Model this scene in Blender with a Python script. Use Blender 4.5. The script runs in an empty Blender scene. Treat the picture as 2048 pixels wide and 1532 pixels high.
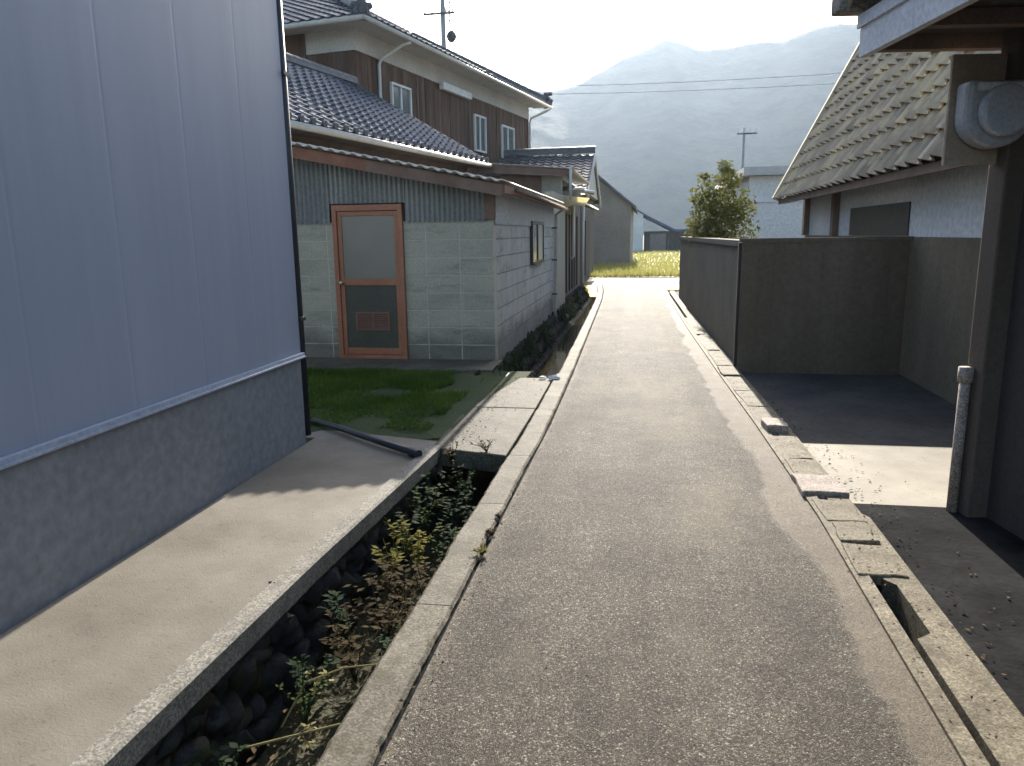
import bpy, bmesh, math, random
from mathutils import Vector, Matrix, noise
random.seed(7)
R = math.radians
V = Vector
scene = bpy.context.scene
COL = scene.collection

# ------------------------------------------------------------------ tagging
def tag(o, label=None, cat=None, group=None, kind=None):
    if label: o['label'] = label
    if cat: o['category'] = cat
    if group: o['group'] = group
    if kind: o['kind'] = kind
    return o

def thing(name, label, cat, loc=(0, 0, 0), rz=0.0, group=None):
    o = bpy.data.objects.new(name, None)
    COL.objects.link(o)
    o.location = loc
    o.rotation_euler = (0, 0, rz)
    o.empty_display_size = .2
    return tag(o, label, cat, group)

# ------------------------------------------------------------------ mesh builder
class MB:
    def __init__(self, off=(0, 0, 0)):
        self.v = []; self.f = []; self.off = V(off); self.smooth = False
    def add(self, verts, faces):
        n = len(self.v)
        self.v += [V(p) - self.off for p in verts]
        self.f += [tuple(i + n for i in f) for f in faces]
    def box(self, x0, x1, y0, y1, z0, z1):
        p = [(x, y, z) for z in (z0, z1) for y in (y0, y1) for x in (x0, x1)]
        self.add(p, [(0, 2, 3, 1), (4, 5, 7, 6), (0, 1, 5, 4), (2, 6, 7, 3), (0, 4, 6, 2), (1, 3, 7, 5)])
    def beam(self, a, b, w, h, up=(0, 0, 1)):
        a, b = V(a), V(b); d = (b - a).normalized(); up = V(up)
        s = d.cross(up)
        if s.length < 1e-4: s = d.cross(V((1, 0, 0)))
        s.normalize(); t = s.cross(d).normalized()
        p = []
        for q in (a, b):
            for i, j in ((-1, -1), (1, -1), (1, 1), (-1, 1)):
                p.append(q + s * i * w / 2 + t * j * h / 2)
        self.add(p, [(3, 2, 1, 0), (4, 5, 6, 7), (0, 1, 5, 4), (1, 2, 6, 5), (2, 3, 7, 6), (3, 0, 4, 7)])
    def tube(self, pts, r, n=8, r2=None):
        pts = [V(p) for p in pts]; m = len(pts); rings = []
        prev = None
        for i, p in enumerate(pts):
            d = (pts[min(i + 1, m - 1)] - pts[max(i - 1, 0)]).normalized()
            if prev is None:
                s = d.cross(V((0, 0, 1)))
                if s.length < 1e-3: s = d.cross(V((1, 0, 0)))
            else:
                s = prev - d * prev.dot(d)
            s.normalize(); prev = s
            t = d.cross(s)
            rr = r if r2 is None else r + (r2 - r) * i / max(1, m - 1)
            rings.append([p + (s * math.cos(a) + t * math.sin(a)) * rr for a in [2 * math.pi * k / n for k in range(n)]])
        vs = [q for ring in rings for q in ring]
        fs = []
        for i in range(m - 1):
            for k in range(n):
                fs.append((i * n + k, i * n + (k + 1) % n, (i + 1) * n + (k + 1) % n, (i + 1) * n + k))
        fs.append(tuple(range(n - 1, -1, -1))); fs.append(tuple((m - 1) * n + k for k in range(n)))
        self.add(vs, fs)
    def grid(self, rows):
        n = len(rows[0]); vs = [p for r in rows for p in r]; fs = []
        for i in range(len(rows) - 1):
            for j in range(n - 1):
                fs.append((i * n + j, i * n + j + 1, (i + 1) * n + j + 1, (i + 1) * n + j))
        self.add(vs, fs)
    def prism(self, poly, axis, a, b):
        # poly: list of 2-D points, extruded along axis ('x','y','z') from a to b
        def P(q, t):
            return {'x': (t, q[0], q[1]), 'y': (q[0], t, q[1]), 'z': (q[0], q[1], t)}[axis]
        n = len(poly)
        vs = [P(q, a) for q in poly] + [P(q, b) for q in poly]
        fs = [tuple(range(n - 1, -1, -1)), tuple(range(n, 2 * n))]
        fs += [(i, (i + 1) % n, n + (i + 1) % n, n + i) for i in range(n)]
        self.add(vs, fs)
    def blob(self, c, r, sub=1, jit=.15, sq=(1, 1, 1), rot=None):
        bm = bmesh.new(); bmesh.ops.create_icosphere(bm, subdivisions=sub, radius=1)
        s = random.random() * 100
        vs = []
        for v in bm.verts:
            p = v.co * (1 + jit * noise.noise(v.co * 1.7 + V((s, s, s))) * 2)
            p = V((p.x * r * sq[0], p.y * r * sq[1], p.z * r * sq[2]))
            if rot is not None: p = rot @ p
            vs.append(p + V(c))
        fs = [tuple(v.index for v in f.verts) for f in bm.faces]
        bm.free(); self.add(vs, fs)
    def build(self, name, m, parent=None, smooth=False, bevel=0, auto=False):
        me = bpy.data.meshes.new(name)
        me.from_pydata([tuple(p) for p in self.v], [], self.f)
        bm = bmesh.new(); bm.from_mesh(me)
        bmesh.ops.recalc_face_normals(bm, faces=bm.faces)
        bm.to_mesh(me); bm.free()
        if smooth:
            for p in me.polygons: p.use_smooth = True
        me.materials.append(m)
        o = bpy.data.objects.new(name, me); COL.objects.link(o)
        if parent: o.parent = parent
        if bevel:
            b = o.modifiers.new('bevel', 'BEVEL'); b.width = bevel; b.segments = 2; b.limit_method = 'ANGLE'
        return o

def raw(name, m, verts, faces, parent=None, smooth=False):
    me = bpy.data.meshes.new(name); me.from_pydata(verts, [], faces)
    if smooth:
        for p in me.polygons: p.use_smooth = True
    me.materials.append(m)
    o = bpy.data.objects.new(name, me); COL.objects.link(o)
    if parent: o.parent = parent
    return o

# ------------------------------------------------------------------ materials
class NT:
    def __init__(self, name):
        self.m = bpy.data.materials.new(name); self.m.use_nodes = True
        self.t = self.m.node_tree; self.n = self.t.nodes; self.L = self.t.links
        self.b = self.n['Principled BSDF']; self.out = self.n['Material Output']
        self.tc = self.n.new('ShaderNodeTexCoord')
        self.co = self.tc.outputs['Object']
    def link(self, a, b): self.L.new(a, b)
    def val(self, x, sock):
        if hasattr(x, 'is_linked'): self.link(x, sock)
        else: sock.default_value = x
    def noise(self, scale, detail=4, rough=.55, vec=None, dist=0):
        n = self.n.new('ShaderNodeTexNoise'); n.inputs['Scale'].default_value = scale
        n.inputs['Detail'].default_value = detail; n.inputs['Roughness'].default_value = rough
        n.inputs['Distortion'].default_value = dist
        self.link(vec or self.co, n.inputs['Vector']); return n.outputs['Fac']
    def voro(self, scale, feature='F1', out='Distance', vec=None):
        n = self.n.new('ShaderNodeTexVoronoi'); n.feature = feature
        n.inputs['Scale'].default_value = scale
        self.link(vec or self.co, n.inputs['Vector']); return n.outputs[out]
    def ramp(self, fac, stops):
        r = self.n.new('ShaderNodeValToRGB'); e = r.color_ramp.elements
        while len(e) < len(stops): e.new(.5)
        for el, (p, c) in zip(e, stops):
            el.position = p
            el.color = (c, c, c, 1) if isinstance(c, (int, float)) else (*c, 1)
        self.link(fac, r.inputs['Fac']); return r.outputs['Color']
    def mix(self, fac, a, b, mode='MIX'):
        n = self.n.new('ShaderNodeMix'); n.data_type = 'RGBA'; n.blend_type = mode
        self.val(fac, n.inputs[0])
        for x, s in ((a, n.inputs[6]), (b, n.inputs[7])):
            if isinstance(x, tuple): s.default_value = (*x[:3], 1)
            else: self.link(x, s)
        return n.outputs[2]
    def math(self, op, a, b=0, c=0):
        n = self.n.new('ShaderNodeMath'); n.operation = op
        for x, s in zip((a, b, c), n.inputs): self.val(x, s)
        return n.outputs[0]
    def mapv(self, scale=(1, 1, 1), rot=(0, 0, 0), loc=(0, 0, 0), vec=None):
        n = self.n.new('ShaderNodeMapping')
        n.inputs['Scale'].default_value = scale; n.inputs['Rotation'].default_value = rot; n.inputs['Location'].default_value = loc
        self.link(vec or self.co, n.inputs['Vector']); return n.outputs['Vector']
    def sep(self, vec=None):
        n = self.n.new('ShaderNodeSeparateXYZ'); self.link(vec or self.co, n.inputs[0]); return n.outputs
    def comb(self, x, y, z=0):
        n = self.n.new('ShaderNodeCombineXYZ')
        for a, s in zip((x, y, z), n.inputs): self.val(a, s)
        return n.outputs[0]
    def bump(self, h, strength=.5, dist=.01, normal=None):
        n = self.n.new('ShaderNodeBump'); n.inputs['Strength'].default_value = strength
        n.inputs['Distance'].default_value = dist
        self.link(h, n.inputs['Height'])
        if normal is not None: self.link(normal, n.inputs['Normal'])
        return n.outputs['Normal']
    def done(self, color=None, rough=.8, normal=None, metal=0, spec=.5):
        if color is not None:
            if isinstance(color, tuple): self.b.inputs['Base Color'].default_value = (*color[:3], 1)
            else: self.link(color, self.b.inputs['Base Color'])
        self.val(rough, self.b.inputs['Roughness'])
        self.val(metal, self.b.inputs['Metallic'])
        self.b.inputs['Specular IOR Level'].default_value = spec
        if normal is not None: self.link(normal, self.b.inputs['Normal'])
        return self.m

def mottled(name, c1, c2, scale=3, rough=.8, bscale=40, bstr=.3, bdist=.004, metal=0, spec=.4, streak=False, fine=.25):
    t = NT(name)
    co = t.mapv((1, 1, .15)) if streak else t.co
    f = t.ramp(t.noise(scale, 6, .6, co), [(.3, 0.), (.7, 1.)])
    c = t.mix(f, c1, c2)
    g = t.ramp(t.noise(scale * 14, 3, .6), [(.3, 1 - fine), (.7, 1 + fine * .3)])
    c = t.mix(1, c, g, 'MULTIPLY')
    nrm = t.bump(t.noise(bscale, 4, .6), bstr, bdist) if bstr else None
    r = t.math('MULTIPLY_ADD', t.noise(scale * 3), .2, rough - .1)
    return t.done(c, r, nrm, metal, spec)

M = {}
# asphalt: stones of two sizes in a dark binder, worn wheel bands, dusty patches
t = NT('asphalt')
wc = t.co
grain = t.voro(185, 'F1', 'Color'); gs = t.sep(grain)
dist = t.voro(185, 'F1', 'Distance'); edge = t.voro(185, 'DISTANCE_TO_EDGE', 'Distance')
base = t.ramp(gs[0], [(0, (.04, .035, .03)), (.55, (.105, .092, .077)), (.8, (.17, .15, .127)), (.93, (.27, .25, .22)), (1, (.48, .45, .40))])
base = t.mix(t.ramp(edge, [(0, .85), (.16, 0.)]), base, (.016, .0145, .013))
big = t.ramp(t.noise(1.3, 7, .65), [(.34, .55), (.7, 1.3)])
base = t.mix(1, base, big, 'MULTIPLY')
blot = t.ramp(t.noise(5.5, 6, .7), [(.3, .72), (.6, 1.08)])
base = t.mix(1, base, blot, 'MULTIPLY')
xs = t.sep()
band = t.math('ABSOLUTE', t.math('ADD', xs[0], t.math('MULTIPLY_ADD', t.noise(.8, 3), .3, -.2)))
base = t.mix(1, base, t.ramp(t.math('MULTIPLY', band, 1.2), [(0, .82), (.35, 1.12), (.75, .85), (1, 1.1)]), 'MULTIPLY')
patch = t.ramp(t.noise(.75, 5, .65, t.mapv((1.2, .55, 1), loc=(4.3, 2.1, 0))), [(.53, 0.), (.72, .7)])
base = t.mix(patch, base, (.19, .168, .13))
an_ = t.n.new('ShaderNodeAttribute'); an_.attribute_name = 'dust'
dm = t.math('ADD', an_.outputs['Fac'], t.math('MULTIPLY_ADD', t.noise(11, 6, .7), .9, -.45))
dm = t.ramp(dm, [(.3, 0.), (.8, 1.)])
dcol = t.mix(t.ramp(t.noise(4, 6, .65), [(.3, 0.), (.7, 1.)]), (.085, .07, .054), (.145, .123, .098))
dcol = t.mix(1, dcol, t.ramp(gs[0], [(0, .7), (1, 1.25)]), 'MULTIPLY')
base = t.mix(t.math('MULTIPLY', dm, .85), base, dcol)
base = t.mix(1, base, (1.03, .985, .875), 'MULTIPLY')
h = t.math('ADD', t.math('MULTIPLY', edge, 1.6), t.math('MULTIPLY', gs[1], .5))
h = t.math('MULTIPLY', h, t.math('MULTIPLY_ADD', dm, -.7, 1))
nb = t.bump(h, .8, .005)
nb = t.bump(t.noise(9, 3), .25, .01, nb)
M['asphalt'] = t.done(base, t.math('MULTIPLY_ADD', gs[2], .25, .63), nb, 0, .27)

def concrete(name, c1, c2, moss=None, scale=2.5, pebble=True, rough=.75):
    t = NT(name)
    c = t.mix(t.ramp(t.noise(scale, 7, .62), [(.32, 0.), (.68, 1.)]), c1, c2)
    if pebble:
        g = t.voro(140, 'F1', 'Color'); s = t.sep(g)
        c = t.mix(1, c, t.ramp(s[0], [(0, .5), (.7, 1.), (1, 1.35)]), 'MULTIPLY')
    if moss:
        c = t.mix(t.ramp(t.noise(scale * 3.1, 6, .7), [(.52, 0.), (.66, .7)]), c, moss)
    pits = t.ramp(t.noise(28, 4, .7), [(.28, .55), (.4, 1.)])
    c = t.mix(1, c, pits, 'MULTIPLY')
    nb = t.bump(t.noise(90, 5, .7), .55, .006)
    nb = t.bump(t.noise(7, 4), .3, .012, nb)
    return t.done(c, rough, nb, 0, .2)
M['kerb'] = concrete('kerb_concrete', (.085, .075, .054), (.2, .178, .138), (.055, .05, .024))
M['slab'] = concrete('slab_concrete', (.075, .067, .048), (.155, .14, .108), (.045, .045, .024))
M['apron'] = concrete('apron_concrete', (.14, .123, .097), (.235, .21, .17), None, 1.7, False)
M['rim'] = concrete('rim_concrete', (.2, .185, .155), (.3, .28, .235), (.12, .11, .08), 3)
M['litstrip'] = concrete('sunlit_strip_concrete', (.27, .245, .195), (.42, .38, .305), None, 1.6, False)  # pale tone carries the sunlit strip of the yard
M['gutter'] = concrete('gutter_concrete', (.12, .098, .064), (.26, .226, .158), (.06, .052, .024), 5)
M['stonelid'] = concrete('pinkish_concrete', (.3, .24, .2), (.42, .36, .31), None, 5)
M['found'] = mottled('foundation_render', (.175, .19, .21), (.225, .236, .252), 1.3, .8, 60, .25, .003, streak=False)
M['shoulder'] = concrete('shoulder_screed', (.05, .044, .037), (.088, .078, .067), None, 3, True, .7)
M['soil_and_shade'] = mottled('dark_soil_and_shade', (.006, .007, .008), (.036, .036, .036), 2.2, 1, 30, .5, .01, 0, .05)  # soil tone, near black so it also stands in for the near yard's shade
M['yardearth'] = mottled('grey_yard_earth', (.055, .055, .052), (.1, .095, .085), 1.8, .95, 30, .5, .01, 0, .1)
M['mud'] = mottled('muddy_bed', (.03, .03, .012), (.085, .078, .03), 6, .85, 45, .9, .03)
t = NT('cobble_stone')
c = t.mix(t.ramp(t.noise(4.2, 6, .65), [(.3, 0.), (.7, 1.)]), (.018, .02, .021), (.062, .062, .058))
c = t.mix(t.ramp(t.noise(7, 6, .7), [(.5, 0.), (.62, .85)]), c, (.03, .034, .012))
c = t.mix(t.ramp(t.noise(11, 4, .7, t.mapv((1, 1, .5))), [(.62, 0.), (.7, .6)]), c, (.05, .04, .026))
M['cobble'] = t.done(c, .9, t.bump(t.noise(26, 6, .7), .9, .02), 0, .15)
M['ground'] = mottled('field_ground', (.1, .092, .07), (.15, .137, .105), .4, .95, 20, .4, .02)
M['grass'] = mottled('short_grass', (.02, .05, .012), (.05, .085, .022), 2.5, .8, 20, 0)
M['turf'] = mottled('turf_soil', (.02, .045, .01), (.05, .065, .016), 2.5, .95, 60, .7, .02)
M['drygrass'] = mottled('dry_grass', (.25, .25, .085), (.34, .32, .12), 1.5, .7, 20, 0)

def leafmat(name, c1, c2, trans=.35, scale=4):
    t = NT(name)
    c = t.mix(t.ramp(t.noise(scale, 3), [(.3, 0.), (.7, 1.)]), c1, c2)
    t.link(c, t.b.inputs['Base Color']); t.b.inputs['Roughness'].default_value = .85; t.b.inputs['Specular IOR Level'].default_value = .08
    tr = t.n.new('ShaderNodeBsdfTranslucent'); t.link(c, tr.inputs['Color'])
    mx = t.n.new('ShaderNodeMixShader'); mx.inputs[0].default_value = trans
    t.link(t.b.outputs[0], mx.inputs[1]); t.link(tr.outputs[0], mx.inputs[2]); t.link(mx.outputs[0], t.out.inputs['Surface'])
    return t.m
M['leaf'] = leafmat('weed_leaf', (.03, .06, .02), (.09, .12, .035))
M['leafdark'] = leafmat('dark_leaf', (.018, .035, .02), (.045, .065, .03), .25)
M['leafred'] = leafmat('reddish_leaf', (.05, .038, .018), (.1, .075, .034))
M['leafyellow'] = leafmat('yellowish_leaf', (.16, .16, .03), (.26, .22, .06), .45)
M['deadleaf'] = leafmat('dead_leaf', (.06, .04, .02), (.14, .1, .055), .1, 9)
M['straw'] = leafmat('straw_stem', (.3, .26, .12), (.42, .36, .18), .3)
M['bush'] = leafmat('bush_leaf', (.08, .1, .025), (.2, .19, .055), .45, 2)
M['hill'] = None
M['grassblade'] = leafmat('grass_blade', (.045, .1, .014), (.11, .165, .03), .3, 2)
M['dryblade'] = leafmat('dry_grass_blade', (.3, .3, .09), (.42, .39, .14), .45, .6)

# left building siding
t = NT('blue_white_siding')
s = t.sep()
st = t.noise(1.2, 4, .5, t.mapv((1, 1.6, .12)))
c = t.mix(t.ramp(st, [(.3, 0.), (.7, 1.)]), (.25, .288, .36), (.282, .32, .393))
c = t.mix(1, c, t.ramp(t.noise(6, 6, .65, t.mapv((1, 2, .1))), [(.25, .93), (.62, 1.0)]), 'MULTIPLY')
M['siding'] = t.done(c, .45, t.bump(t.noise(2.2, 3, .5, t.mapv((1, 1, .4))), .1, .02), 0, .3)
M['flash'] = mottled('sill_flashing', (.31, .36, .44), (.38, .43, .52), 3, .35, 30, .05, .002)
M['darkpipe'] = mottled('dark_grey_pipe', (.02, .023, .03), (.035, .038, .045), 4, .45, 30, .1, .002)
M['greymetal'] = mottled('grey_galvanised', (.3, .32, .33), (.42, .43, .43), 3, .42, 30, .15, .002, .5)

def blocks(name, ax, c1, c2, c3, lines):
    t = NT(name); s = t.sep()
    vec = t.comb(s[ax], s[2])
    br = t.n.new('ShaderNodeTexBrick'); br.offset = 0; br.squash = 1
    br.inputs['Scale'].default_value = 1; br.inputs['Brick Width'].default_value = .41; br.inputs['Row Height'].default_value = .207
    br.inputs['Mortar Size'].default_value = .009; br.inputs['Mortar Smooth'].default_value = .3; br.inputs['Bias'].default_value = 0
    br.inputs['Color1'].default_value = (*c1, 1); br.inputs['Color2'].default_value = (*c2, 1); br.inputs['Mortar'].default_value = (*lines, 1)
    t.link(vec, br.inputs['Vector'])
    c = br.outputs['Color']
    c = t.mix(t.ramp(t.noise(1.6, 7, .65, t.mapv((1, 1, 2.2)), .6), [(.4, 0.), (.62, .8)]), c, c3)
    c = t.mix(t.ramp(t.noise(2.3, 6, .7, t.mapv((.7, .7, 2.6), loc=(3, 3, 7))), [(.55, 0.), (.68, .55)]), c, (.13, .14, .125))
    c = t.mix(1, c, t.ramp(t.noise(38, 5, .65), [(.25, .72), (.65, 1.08)]), 'MULTIPLY')
    # darker towards the foot, with an uneven edge
    foot_dark = t.math('ADD', s[2], t.math('MULTIPLY', t.noise(3.2, 4), -.42))
    c = t.mix(1, c, t.ramp(foot_dark, [(0, .5), (.22, 1.)]), 'MULTIPLY')
    # pale uneven vertical streaks
    run = t.ramp(t.noise(7, 3, .6, t.mapv((1, 1, .12))), [(.66, 0.), (.74, .5)])
    c = t.mix(run, c, (.42, .42, .38))
    c = t.mix(t.math('MULTIPLY', br.outputs['Fac'], t.ramp(t.noise(6, 4), [(.3, .1), (.6, .75)])), c, lines)
    h = t.math('ADD', t.math('MULTIPLY', br.outputs['Fac'], -1), t.math('MULTIPLY', t.noise(55, 4), .5))
    return t.done(c, .85, t.bump(h, .9, .008), 0, .3)
M['blockfront'] = blocks('block_front', 0, (.3, .3, .235), (.37, .365, .285), (.42, .405, .315), (.47, .46, .38))
M['blockside'] = blocks('block_side', 1, (.36, .395, .395), (.44, .475, .475), (.48, .5, .49), (.2, .215, .22))
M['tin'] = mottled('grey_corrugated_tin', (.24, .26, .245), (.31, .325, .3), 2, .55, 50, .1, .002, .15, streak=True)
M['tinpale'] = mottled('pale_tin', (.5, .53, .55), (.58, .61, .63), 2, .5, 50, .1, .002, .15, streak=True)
M['rooftin'] = mottled('roof_sheet', (.55, .5, .4), (.7, .65, .54), 3, .35, 50, .1, .002, .4)
M['rustwood'] = mottled('rusty_brown_board', (.17, .075, .045), (.26, .13, .08), 5, .8, 60, .5, .004)
M['fasciawood'] = mottled('weathered_board', (.14, .09, .065), (.22, .16, .12), 5, .85, 60, .5, .004)
M['doorframe'] = mottled('door_frame_brown', (.29, .12, .062), (.37, .17, .095), 3, .5, 60, .1, .002)
M['doorpanel'] = mottled('door_panel_olive', (.055, .06, .046), (.075, .078, .06), 3, .55, 60, .1, .002)
M['louvre'] = mottled('louvre_brown', (.2, .1, .07), (.26, .14, .1), 4, .5, 60, .1, .002)
M['steel'] = mottled('worn_steel', (.5, .48, .42), (.6, .58, .52), 8, .3, 60, .05, .001, .9)
t = NT('frosted_pane'); M['frost'] = t.done(t.mix(t.ramp(t.noise(1.1, 4), [(.3, 0.), (.7, 1.)]), (.15, .152, .115), (.21, .208, .165)), .3, t.bump(t.noise(160, 2), .35, .002), 0, .5)
t = NT('window_pane'); M['glass'] = t.done(t.mix(t.noise(1.2, 3), (.03, .04, .04), (.1, .125, .12)), .12, None, 0, .6)
t = NT('pale_pane'); M['palepane'] = t.done(t.mix(t.noise(1.2, 3), (.25, .28, .27), (.34, .37, .36)), .3, None, 0, .5)
M['winframe'] = mottled('white_window_frame', (.55, .57, .55), (.66, .68, .66), 4, .45, 60, .05, .001)
M['darkframe'] = mottled('dark_window_frame', (.03, .03, .033), (.05, .05, .05), 4, .45, 60, .05, .001)
M['plaster'] = mottled('plaster', (.42, .4, .37), (.52, .5, .46), 1.5, .85, 60, .2, .003)
M['plasterwhite'] = mottled('white_plaster', (.58, .6, .6), (.7, .71, .7), 1.2, .85, 60, .2, .003)
M['beige'] = mottled('beige_render', (.3, .3, .24), (.38, .37, .3), 1.4, .85, 60, .3, .003, streak=True)
M['pipe'] = mottled('pale_pipe', (.48, .48, .46), (.6, .6, .57), 5, .4, 60, .05, .001)
M['gutterpipe'] = mottled('cream_gutter', (.45, .43, .38), (.57, .55, .49), 4, .4, 60, .05, .001)
# roof tile
def tilemat(name, c1, c2, rough, moss=None):
    t = NT(name)
    c = t.mix(t.ramp(t.noise(5, 5, .6), [(.3, 0.), (.7, 1.)]), c1, c2)
    cell = t.voro(3.9, 'F1', 'Color'); cs = t.sep(cell)
    c = t.mix(1, c, t.ramp(cs[0], [(0, .75), (1, 1.18)]), 'MULTIPLY')
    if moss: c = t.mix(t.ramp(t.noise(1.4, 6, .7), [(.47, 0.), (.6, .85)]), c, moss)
    r = t.math('MULTIPLY_ADD', t.noise(9, 4), .3, rough - .12)
    return t.done(c, r, t.bump(t.noise(30, 4), .2, .004), 0, .5)
M['tile'] = tilemat('grey_roof_tile', (.05, .053, .062), (.095, .098, .11), .36)
M['verge'] = mottled('sun_painted_verge_tile', (.5, .42, .27), (.62, .54, .37), 3, .8, 30, .3, .004)  # sunlight along the verge is put into this pale yellow
M['tilemoss_sunlit'] = tilemat('mossy_sunlit_roof_tile', (.24, .18, .115), (.34, .27, .175), .6, (.48, .38, .21))  # pale warm patches paint sunlit tile faces along with moss
# wooden boards
def boards(name, cols, rough=.85):
    t = NT(name); s = t.sep()
    k = t.math('FLOOR', t.math('MULTIPLY', t.math('ADD', s[0], s[1]), 1 / .17))
    wn = t.n.new('ShaderNodeTexWhiteNoise'); wn.noise_dimensions = '1D'; t.link(k, wn.inputs['W'])
    c = t.ramp(wn.outputs['Value'], [(i / (len(cols) - 1), q) for i, q in enumerate(cols)])
    g = t.noise(14, 6, .7, t.mapv((1, 1, .06)))
    c = t.mix(1, c, t.ramp(g, [(.25, .55), (.7, 1.3)]), 'MULTIPLY')
    c = t.mix(t.ramp(t.noise(2.2, 5, .65, t.mapv((1.6, 1.6, .35))), [(.5, 0.), (.72, .6)]), c, (.17, .145, .12))
    return t.done(c, rough, t.bump(g, .5, .006), 0, .3)
M['boards'] = boards('brown_boards', [(.06, .034, .022), (.1, .055, .034), (.075, .045, .032), (.13, .075, .045), (.085, .06, .045)])
M['fence'] = mottled('weathered_fence', (.11, .09, .062), (.175, .145, .102), 1.6, .9, 40, .3, .004, streak=True)
M['darkboards'] = boards('dark_boards', [(.078, .074, .062), (.084, .077, .064), (.08, .077, .068), (.086, .078, .065)])
M['blackwood'] = mottled('black_wood', (.04, .034, .031), (.065, .055, .05), 4, .85, 60, .4, .004, streak=True)
M['post'] = mottled('grey_post_wood', (.075, .056, .043), (.115, .09, .072), 4, .75, 60, .4, .004, streak=True)
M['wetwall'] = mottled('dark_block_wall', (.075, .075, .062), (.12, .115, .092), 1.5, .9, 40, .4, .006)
M['greyboard'] = mottled('grey_fascia_board', (.6, .6, .62), (.72, .72, .73), 3, .7, 60, .3, .003)
M['bluetile'] = mottled('blue_roof', (.05, .08, .16), (.08, .12, .22), 2, .5, 30, .1, .003)
M['farwall'] = mottled('far_wall', (.2, .18, .16), (.27, .25, .22), 1, .9, 20, .1, .003)
M['polec'] = mottled('pole_concrete', (.25, .25, .24), (.33, .33, .32), 3, .8, 50, .2, .002)
M['wire'] = mottled('cable', (.5, .5, .5), (.6, .6, .6), 3, .4, 50, 0)
M['insul'] = mottled('white_porcelain', (.6, .6, .6), (.7, .7, .7), 3, .3, 50, 0)
M['meterwhite'] = mottled('meter_shell', (.3, .315, .34), (.46, .47, .49), 3, .4, 60, .05, .001)
M['meterbrown'] = mottled('meter_board', (.3, .235, .175), (.4, .33, .25), 4, .75, 60, .3, .003)
M['meterglass'] = mottled('meter_cover', (.4, .42, .46), (.48, .5, .54), 4, .2, 60, 0)
M['litter'] = mottled('white_scrap', (.7, .7, .68), (.8, .8, .78), 6, .6, 60, .2, .003)
M['brownpot'] = mottled('brown_clay', (.08, .045, .03), (.13, .07, .05), 6, .8, 60, .2, .003)
# translucent awning
t = NT('cream_awning_sheet')
c = t.mix(t.noise(3, 4), (.72, .66, .45), (.82, .77, .56))
t.link(c, t.b.inputs['Base Color']); t.b.inputs['Roughness'].default_value = .4
tr = t.n.new('ShaderNodeBsdfTranslucent'); t.link(c, tr.inputs['Color'])
mx = t.n.new('ShaderNodeMixShader'); mx.inputs[0].default_value = .65
t.link(t.b.outputs[0], mx.inputs[1]); t.link(tr.outputs[0], mx.inputs[2]); t.link(mx.outputs[0], t.out.inputs['Surface'])
M['awning'] = t.m
# water
t = NT('ditch_water'); M['water'] = t.done((.035, .03, .016), .06, t.bump(t.noise(9, 3, .5, t.mapv((1, .6, 1))), .22, .01), 0, .6)
# hill forest
t = NT('hill_forest')
c = t.mix(t.ramp(t.noise(.03, 8, .65), [(.35, 0.), (.65, 1.)]), (.05, .065, .06), (.1, .11, .09))
M['hill'] = t.done(c, .9, t.bump(t.noise(.12, 6, .7), .4, 3.), 0, .2)

# ------------------------------------------------------------------ curves of the lane
def lerp_tab(tab, y):
    if y <= tab[0][0]: return tab[0][1]
    for (a, p), (b, q) in zip(tab, tab[1:]):
        if y <= b: return p + (q - p) * (y - a) / (b - a)
    return tab[-1][1]
KX = [(-4, -.73), (1.8, -.73), (4, -.72), (5.8, -.70), (8, -.72), (11, -.77), (14, -.82), (17.3, -.88), (20, -.98), (22.4, -1.13), (24, -1.4)]
GX = [(-4, .9), (2, .93), (4, .95), (6, .905), (8.3, .83), (12, .73), (17, .64), (19, .6), (21, .62), (24, .95)]
kx = lambda y: lerp_tab(KX, y)
gxf = lambda y: lerp_tab(GX, y)
def frange(a, b, s):
    n = max(1, int(round((b - a) / s))); return [a + (b - a) * i / n for i in range(n + 1)]

# ------------------------------------------------------------------ ground
mb = MB()
def sheet(x0, x1, y0, y1, z): mb.add([(x0, y0, z), (x1, y0, z), (x1, y1, z), (x0, y1, z)], [(0, 1, 2, 3)])
sheet(-1000, -1.75, -250, 22.6, -.02)
sheet(-1000, 1000, 22.6, 980, -.02)
# right of the lane, below the road
sheet(-.86, 1000, -250, 22.6, -.16)
tag(mb.build('ground', M['ground']), kind='structure')
# road sheet
ys = frange(-4, 23.4, .6)
SE = [(-4, .86), (1.9, .80), (2.6, .78), (3.3, .80), (3.75, .74), (5.0, .73), (6.9, .66), (9.6, .62), (15, .545), (18.5, .53), (23.4, .6)]
NCOL = 40; vs, fs, dust = [], [], []
ry = frange(-4, 23.4, .08)
for y in ry:
    for k in range(NCOL + 1):
        f = k / NCOL; x0, x1 = kx(y) + .006, gxf(y) + .004
        x = x0 + (x1 - x0) * f; vs.append((x, y, .012 * (1 - (2 * f - 1) ** 2)))
        e = lerp_tab(SE, y) + .09 * noise.noise(V((y * 1.1, 0, 3))) + .04 * noise.noise(V((y * 5, 1, 3)))
        d1 = max(0, min(1, (x - e) / .07 + .5)); d2 = max(0, 1 - (x - x0) / .10) * .6
        dust.append(max(d1, d2))
for r_ in range(len(ry) - 1):
    for k in range(NCOL):
        a = r_ * (NCOL + 1) + k; fs.append((a, a + 1, a + NCOL + 2, a + NCOL + 1))
road = raw('road', M['asphalt'], vs, fs, None, True)
at_ = road.data.attributes.new('dust', 'FLOAT', 'POINT'); at_.data.foreach_set('value', dust)
tag(road, kind='structure')
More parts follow.
